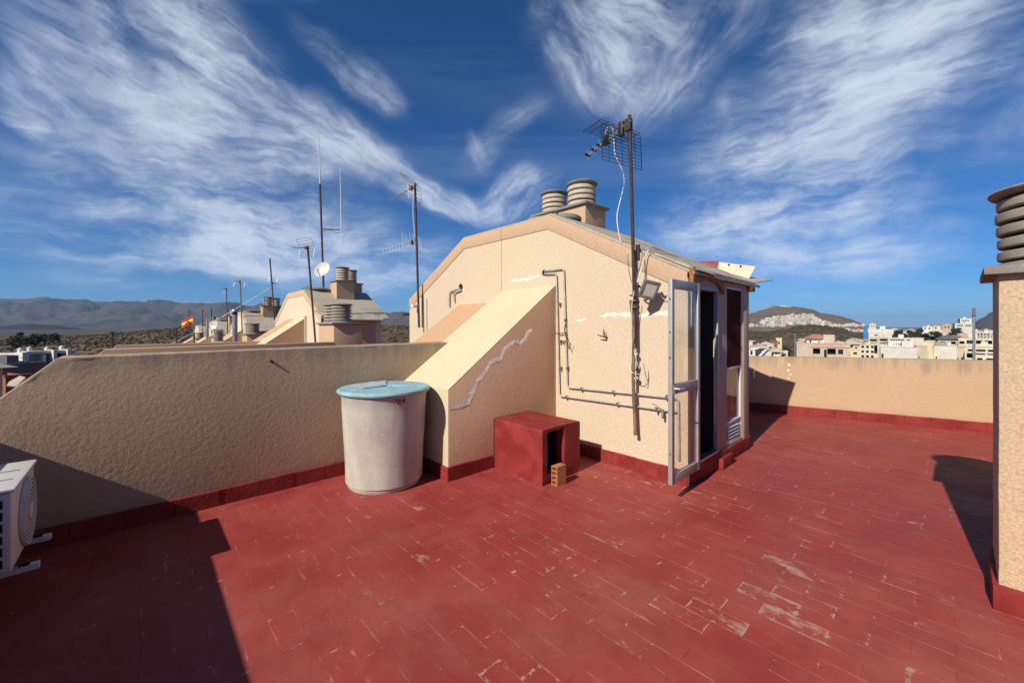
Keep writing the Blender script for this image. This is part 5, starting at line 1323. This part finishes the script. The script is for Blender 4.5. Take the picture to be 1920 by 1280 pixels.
building('house', 'cream arcade upper storey with dark arches near the column', 'house', 1796, 1868, 634, 100, 8, 't_cream',
         [(1798, 1808, 640, 648, 1.0), (1812, 1824, 638, 648, 1.0), (1830, 1842, 638, 648, 1.0), (1846, 1860, 638, 648, 1.0)], 0, G1)
building('house', 'beige house with dark tin roof behind the plain beige block', 'house', 1758, 1796, 636, 108, 8, 't_beige', [(1762, 1772, 640, 647, .8), (1778, 1792, 640, 648, .8)], 0, G1, 'gable', roofmat='t_slate')
building('house', 'low dark shed roofs between the flats and the white shop', 'house', 1630, 1664, 634, 110, 8, 't_beige', [(1631, 1644, 636, 642, .8), (1650, 1663, 635, 641, .8)], 0, G1)
# middle distance
G2 = 'houses of the middle distance town'
building('tower_block', 'bright blue building left of the long white hall', 'building', 1619, 1628, 611, 300, 14, 't_blue', [(1621, 1623, 614, 616)], 0, G2)
building('building', 'pale yellow stepped block right of the blue building', 'building', 1630, 1642, 607, 320, 16, 't_cream', [(1633, 1635, 610, 612), (1637, 1639, 610, 612)], 0, G2)
building('warehouse', 'long white hall right of the blue building', 'warehouse', 1627, 1675, 617, 280, 20, 't_white', [(1657, 1664, 619.5, 624, 1.0)], 0, G2)
building('warehouse', 'low wide white hall before the long one', 'warehouse', 1628, 1672, 624, 230, 18, 't_pale', [(1640, 1646, 627, 630)], 2, G2)
building('tower_block', 'tall white block of flats beside the thin grey mast', 'building', 1800, 1822, 597, 520, 22, 't_white', [(1803 + 3 * i, 1804.6 + 3 * i, 599, 605, 1.0) for i in range(5)], 6, G2)
building('building', 'lower white terrace wing of the tall block of flats', 'building', 1790, 1828, 606, 500, 22, 't_pale', [(1794, 1806, 609, 612, 1.5), (1810, 1822, 609, 612, 1.5)], 6, G2)
building('house', 'pink villa with rounded salmon hip roof among trees', 'house', 1767, 1784, 610, 420, 14, 't_pink', [(1771, 1774, 612, 615), (1777, 1780, 612, 615)], 0, G2, 'hip', roofmat='t_pink')
building('house', 'white villa left of the pink villa', 'house', 1730, 1748, 612, 400, 14, 't_white', [(1733, 1736, 614, 617), (1741, 1744, 614, 617)], 0, G2)
building('house', 'cream villa between the white and the pink villas', 'house', 1750, 1764, 610, 430, 14, 't_cream', [(1753, 1756, 613, 616)], 0, G2, 'hip')
# small houses: prototypes copied as individuals
def proto(kind, mt):
    e = empty('far_house', (0, 0, 0))
    if kind == 0: W, d, H, hs, rf = 10, 8, 7, [(1.2, 2.6, 1.0, 2.6), (4.2, 5.6, 1.0, 2.6), (7.2, 8.6, 1.0, 2.6), (1.2, 2.6, 4.2, 5.8), (4.2, 5.6, 4.2, 5.8), (7.2, 8.6, 4.2, 5.8)], 'flat'
    elif kind == 1: W, d, H, hs, rf = 9, 9, 5.5, [(1, 2.8, .8, 2.6), (5, 7.5, .3, 2.6), (1, 2.8, 3.5, 4.8), (5.6, 7.2, 3.5, 4.8)], 'hip'
    else: W, d, H, hs, rf = 16, 9, 9, [(1 + 3.7 * i, 3.2 + 3.7 * i, .8 + 3 * j, 2.6 + 3 * j) for i in range(4) for j in range(3)], 'flat'
    m = MB(); P_ = lambda x, y, z: (x - W/2, y - d/2, z)
    holes_wall(m, W, -6, H, hs, .5, P_, 1)
    for x in (-W/2, W/2): m.quad((x, -d/2, -6), (x, d/2, -6), (x, d/2, H), (x, -d/2, H))
    m.quad((-W/2, d/2, -6), (W/2, d/2, -6), (W/2, d/2, H), (-W/2, d/2, H))
    if rf == 'flat':
        m.quad((-W/2, -d/2, H - .6), (W/2, -d/2, H - .6), (W/2, d/2, H - .6), (-W/2, d/2, H - .6)); m.box(-W*.15, W*.3, 0, d*.4, H - .7, H + 1.9)
    m.build('wall', [M_[mt], M_['t_shade']], e)
    if rf == 'hip':
        x, y, k = W/2 + .4, d/2 + .4, 3.4
        MB().add([(-x, -y, H), (x, -y, H), (x, y, H), (-x, y, H), (-x + k, -y + k, H + 2), (x - k, -y + k, H + 2), (x - k, y - k, H + 2), (-x + k, y - k, H + 2)],
                 [(0, 3, 2, 1), (0, 1, 5, 4), (1, 2, 6, 5), (2, 3, 7, 6), (3, 0, 4, 7), (4, 5, 6, 7)]).build('roof', M_['t_terracotta'], e)
    return e
# a second, denser row between the named houses
rg = random.Random(21); k_ = 0
xs_ = sorted(rg.uniform(1396, 1866) for _ in range(34))
for px in xs_:
    D = rg.uniform(115, 230); w = rg.uniform(9, 22) * 110 / D * 1.2; yt = HOR + (EYE - (GZ + rg.uniform(6.5, 10.5))) / D * FOC
    hs = []; x = px + 1.2
    while x + 2.2 < px + w:
        for yy in (yt + 1.8, yt + 6.0):
            if rg.random() < .75: hs.append((x, x + rg.choice((1.2, 1.8)), yy, yy + 2.4, .35))
        x += 3.4
    mtn = rg.choice(['t_white', 't_white', 't_cream', 't_pale', 't_beige', 't_yellow', 't_peach']); rf = rg.choice([None, None, None, 'hip', 'gable'])
    if 1455 < px < 1490: continue
    words_ = 'first second third fourth fifth sixth seventh eighth ninth tenth eleventh twelfth thirteenth fourteenth fifteenth sixteenth seventeenth eighteenth nineteenth twentieth twenty-first twenty-second twenty-third twenty-fourth twenty-fifth twenty-sixth twenty-seventh twenty-eighth twenty-ninth thirtieth thirty-first thirty-second thirty-third thirty-fourth'.split()
    building('house', f'small {mtn[2:]} town house, {words_[k_]} from left in the crowded second row', 'house', px, px + w, yt, D, rg.uniform(6, 10), mtn, hs, rg.uniform(-22, 22), 'crowded second row of town houses', rf, roofmat=rg.choice(['t_terracotta', 't_beige', 't_pink'])); k_ += 1
protos = [(proto(0, 't_white'), 'white'), (proto(0, 't_cream'), 'cream'), (proto(1, 't_white'), 'white, tile-roofed'), (proto(1, 't_peach'), 'peach, tile-roofed'), (proto(2, 't_white'), 'long white'), (proto(2, 't_pale'), 'long pale'), (proto(0, 't_pink'), 'pink'), (proto(0, 't_yellow'), 'yellow')]
used_p = set()
def far_house(pi, loc, rz, s, label, group):
    src = protos[pi][0]
    if pi in used_p: e = copy_tree(src)
    else: e = src; used_p.add(pi)
    e.location = loc; e.rotation_euler = (0, 0, rz); e.scale = (s, s, s * random.uniform(.85, 1.15)); tag(e, label, 'house', group)
def hit(hf, px, py, D0, D1, n=400):
    for i in range(n):
        D = D0 + (D1 - D0) * i / n; q = surf(hf, px, D)
        if EYE + (HOR - py) / FOC * D <= q.z: return q, D
    return None, None
rnd = random.Random(5)
rows = [(594, 1466, 1528), (597, 1452, 1530), (600.5, 1440, 1538), (604, 1432, 1546), (608, 1428, 1560), (612, 1400, 1470), (611.5, 1540, 1620)]
names = ['topmost', 'second', 'third', 'fourth', 'fifth', 'lowest left-hand', 'lowest right-hand']
ORD = ['leftmost'] + [w + ' from left' for w in 'second third fourth fifth sixth seventh eighth ninth tenth eleventh twelfth thirteenth fourteenth fifteenth sixteenth seventeenth eighteenth nineteenth twentieth twenty-first twenty-second twenty-third twenty-fourth twenty-fifth twenty-sixth twenty-seventh twenty-eighth'.split()]
for r, (y, a, b) in enumerate(rows):
    x = a; seen = {}
    while x < b:
        yy = y + rnd.uniform(-1, 1); q, D = hit(h_t, x, yy, 1150, 2100)
        st = rnd.uniform(5.6, 8.2)
        if q is not None:
            pi = rnd.choice([0, 0, 1, 1, 4, 4, 5, 6, 3]); s = D / 1800 * rnd.uniform(1.1, 1.55); nm = protos[pi][1]; k = seen.get(nm, 0); seen[nm] = k + 1
            far_house(pi, (q.x, q.y, q.z), -YAW + R_(rnd.uniform(-25, 25)), s, f'{nm} house, {ORD[k]} of its kind, {names[r]} hill row', 'houses climbing the town hill')
            if pi in (4, 5): st += 4
        x += st
spots = []
for i in range(80):
    px = rnd.uniform(1560, 1870); D = rnd.uniform(330, 1150)
    if px < 1640: D = rnd.uniform(900, 1250)
    spots.append((px, D, rnd.choice([0, 1, 2, 3, 4, 5, 6, 7, 0])))
seen = {}
for px, D, pi in sorted(spots):
    u, v = cw((px - 960) / FOC * D, D); nm = protos[pi][1]; k = seen.get(nm, 0); seen[nm] = k + 1
    far_house(pi, (u, v, GZ), -YAW + R_(rnd.uniform(-30, 30)), rnd.uniform(.8, 1.15), f'{nm} house, {ORD[k]} of its kind, far town by the sea', 'houses of the far town by the sea')
fo, D = surf(h_t, 1463, 2095), 2095
e = empty('hilltop_villa', fo, -YAW); tag(e, 'white flat villa complex on the very top of the hill', 'building')
f = D / FOC
MB().box(-18 * f, -3 * f, -8, 8, -2, 1.5 * f).build('wing', M_['t_grey'], e); MB().box(-3 * f, 8 * f, -10, 4, -4, 2.2 * f).build('wing', M_['t_white'], e); MB().box(8 * f, 20 * f, -8, -4, -12, .2 * f).build('terrace_wall', M_['t_white'], e)
for x0_, x1_ in ((-16, -10), (-9, -4)): MB().box(x0_ * f, x1_ * f, -8.4, -8.05, .3 * f, .9 * f).build('window', M_['dark_glass'], e)
# greenhouses and the long white viaduct on the plain at left
for i, (x0_, x1_, y, D, lb) in enumerate(((160, 214, 622, 1400, 'long thin white wall line on the plain below the mountains'), (150, 166, 619, 1700, 'low pale greenhouse left of the long white wall'), (180, 196, 618.6, 1750, 'low pale greenhouse above the long white wall'), (215, 250, 618.8, 1700, 'low pale sheds right of the long white wall'), (112, 150, 629.5, 700, 'pale greenhouse roofs right of the pine clump'), (-12, 8, 634, 600, 'white greenhouse at the far left picture edge'))):
    a, b = at(x0_, y, D), at(x1_, y, D); c = (a + b) / 2; W = (b - a).length; e = empty('greenhouse', (c.x, c.y, min(GZ, c.z) - 1), -YAW); tag(e, lb, 'greenhouse'); hh = c.z - e.location.z
    n_ = 4
    for k in range(n_):
        w = W / n_; x = -W/2 + k * w
        MB().prism([(x + .01, 0), (x + w - .01, 0), (x + w - .01, hh * .8), (x + w / 2, hh), (x + .01, hh * .8)], 'y', 0, 30).build('bay', M_['t_pale'], e)
# trees of the town
for i, (px, yt, w, D, lb, mt) in enumerate((
    (1476, 633, 30, 84, 'large dark round tree behind the lamp post', 'leaf_dark'), (1468, 644, 20, 80, 'smaller dark tree at the left of the round one', 'leaf_dark'), (1486, 646, 16, 78, 'grey green tree touching the lamp post', 'leaf_mid'),
    (1683, 614, 24, 240, 'leftmost dark tree right of the long white hall', 'leaf_dark'), (1698, 617, 22, 235, 'dark bush tree second from the long hall', 'leaf_mid'), (1717, 609, 30, 238, 'tallest dark pine of the town grove', 'leaf_dark'), (1706, 613, 20, 246, 'dark pine left of the tallest one', 'leaf_dark'),
    (1734, 618, 22, 230, 'dark tree right of the tallest pine', 'leaf_dark'), (1748, 615, 16, 250, 'slim tree before the white villa', 'leaf_dark'), (1758, 616, 18, 245, 'slim tree before the cream villa', 'leaf_mid'), (1768, 622, 20, 200, 'rounded tree at the right end of the grove', 'leaf_dark'),
    (1792, 611, 22, 390, 'dark flat tree right of the pink villa', 'leaf_dark'), (1798, 625, 20, 190, 'green tree above the arcade storey', 'leaf_mid'), (1640, 629, 18, 170, 'low dark bushes tree before the low white hall', 'leaf_dark'), (1658, 629, 18, 168, 'second low dark tree before the low white hall', 'leaf_dark'))):
    tree(px, 700, yt, w, D, lb, mt, lobes=20, n=2200, seed=i, zb=GZ)
# lamp post and mast
e = empty('lamp_post', (*at(1490.5, 700, 50)[:2], GZ)); tag(e, 'slender pale lamp post beside the peach apartment block', 'lamp post')
h = at(1490.5, 628, 50).z - GZ
MB().tube([(0, 0, 0), (0, 0, h)], [.09, .06], 8).build('pole', M_['galvanised'], e); MB().box(-.14, .14, -.10, .10, h, h + .10).build('lamp_head', M_['galvanised'], e)
e = empty('radio_mast', (*at(1826, 700, 42)[:2], GZ)); tag(e, 'thick grey telecom mast standing left of the near chimney column', 'mast')
h = at(1826, 592, 42).z - GZ; h2 = at(1826, 577, 42).z - GZ
MB().tube([(0, 0, 0), (0, 0, h)], [.13, .10], 10).build('pole', M_['galvanised'], e); MB().tube([(0, 0, h + .02), (0, 0, h2)], .11, 10).build('antenna_cover', M_['grey_metal'], e); MB().tube([(0, 0, h - .03), (0, 0, h + .03)], .14, 10).build('collar', M_['black_plastic'], e)
# houses across the street at the left
G3 = 'houses across the street at left'
e = empty('white_house', (*at(96, 690, 46)[:2], GZ), -YAW + R_(49 + 20)); tag(e, 'white villa with square chimneys and a dark round window at left', 'house', G3)
D = 46; f = D / FOC; zt = lambda y: EYE + (HOR - y) / FOC * D - GZ; xx = lambda px: (px - 96) * f * .68
MB().box(xx(40), xx(150), 1.2, 6, 0, zt(662)).build('wall', M_['t_white'], e)
MB().box(xx(40), xx(51), -.4, 1.19, 0, zt(658)).build('wing', M_['t_white'], e); MB().box(xx(97), xx(104), -.4, 1.19, 0, zt(656)).build('wing', M_['t_white'], e)
MB().box(xx(80), xx(86), 0, 1.19, 0, zt(664)).build('pillar', M_['t_white'], e); MB().box(xx(126), xx(134), -.3, 1.19, 0, zt(656)).build('wing', M_['t_white'], e)
MB().box(xx(51) + .01, xx(150), .2, 1.18, zt(662), zt(657)).build('beam', M_['t_white'], e)
for x0_, x1_, y in ((48, 54, 651), (65, 71, 650), (98, 105, 651), (127, 133, 650)):
    ch = MB().box(xx(x0_), xx(x1_), 1.3, 1.8, zt(662), zt(y + 3)).box(xx(x0_) - .06, xx(x1_) + .06, 1.24, 1.86, zt(y + 3) + .002, zt(y + 2.2)).build('chimney', M_['t_white'], e)
    MB().prism([(xx(x0_), zt(y + 2.1)), (xx(x1_), zt(y + 2.1)), (xx((x0_ + x1_) / 2), zt(y))], 'y', 1.3, 1.8).build('chimney_cap', M_['t_white'], ch)
MB().tube([(xx(57), 1.19, zt(672)), (xx(57), 1.10, zt(672))], .30, 20).build('round_window', M_['dark_glass'], e)
for q in ((90, 96, 661, 667), (109, 125, 664, 669), (137, 143, 662, 669)): MB().box(xx(q[0]), xx(q[1]), 1.12, 1.19, zt(q[3]), zt(q[2])).build('window', M_['dark_glass'], e)
building('house', 'low white roof wing with grey shade left of the white villa', 'house', -30, 41, 671, 44, 8, 't_white', [(2, 8, 676, 680)], 18, G3)
building('house', 'dark slate flat roofed house below the white villa', 'house', -20, 90, 683, 34, 7, 't_slate', [(60, 66, 700, 706)], 16, G3)
building('house', 'brick red house end wall under the slate roof at left', 'house', 10, 60, 705, 28, 4, 't_brown', [(24, 28, 712, 718)], 16, G3)
building('house', 'grey beige house corner with tiled eave at the very left edge', 'house', -60, 6, 690, 22, 6, 't_beige', [(-20, -8, 710, 722)], 8, G3, 'hip', roofmat='t_grey')
p0 = at(30, 716, 20); e = empty('awning', p0); tag(e, 'small cream sunlit canopy roof at left below the parapet end', 'awning')
MB().slab([at(12, 723, 19.6) - p0, at(30, 724, 19.6) - p0, at(48, 707, 21.5) - p0, at(37, 704, 22) - p0, at(17, 715, 20.5) - p0], (.03, .03, -.05)).build('canvas', M_['sheet_cream'], e); MB().tube([(0, .1, -1.8), (0, .1, -.12)], .04, 6).build('support', M_['t_grey'], e)

# ------------------------------------------------------------------ air
hz = MB().box(-31000, 31000, -31000, 31000, -45, 620).build('haze', M_['t_white']); tag(hz, kind='stuff')
hm = bpy.data.materials.new('haze_air'); hm.use_nodes = True; nt = hm.node_tree; nt.nodes.clear()
o_ = nt.nodes.new('ShaderNodeOutputMaterial'); pvn = nt.nodes.new('ShaderNodeVolumePrincipled'); nt.links.new(pvn.outputs[0], o_.inputs['Volume'])
pvn.inputs['Color'].default_value = (.42, .65, 1.0, 1); pvn.inputs['Density'].default_value = 4.3e-5; pvn.inputs['Anisotropy'].default_value = .0
hz.data.materials.clear(); hz.data.materials.append(hm)
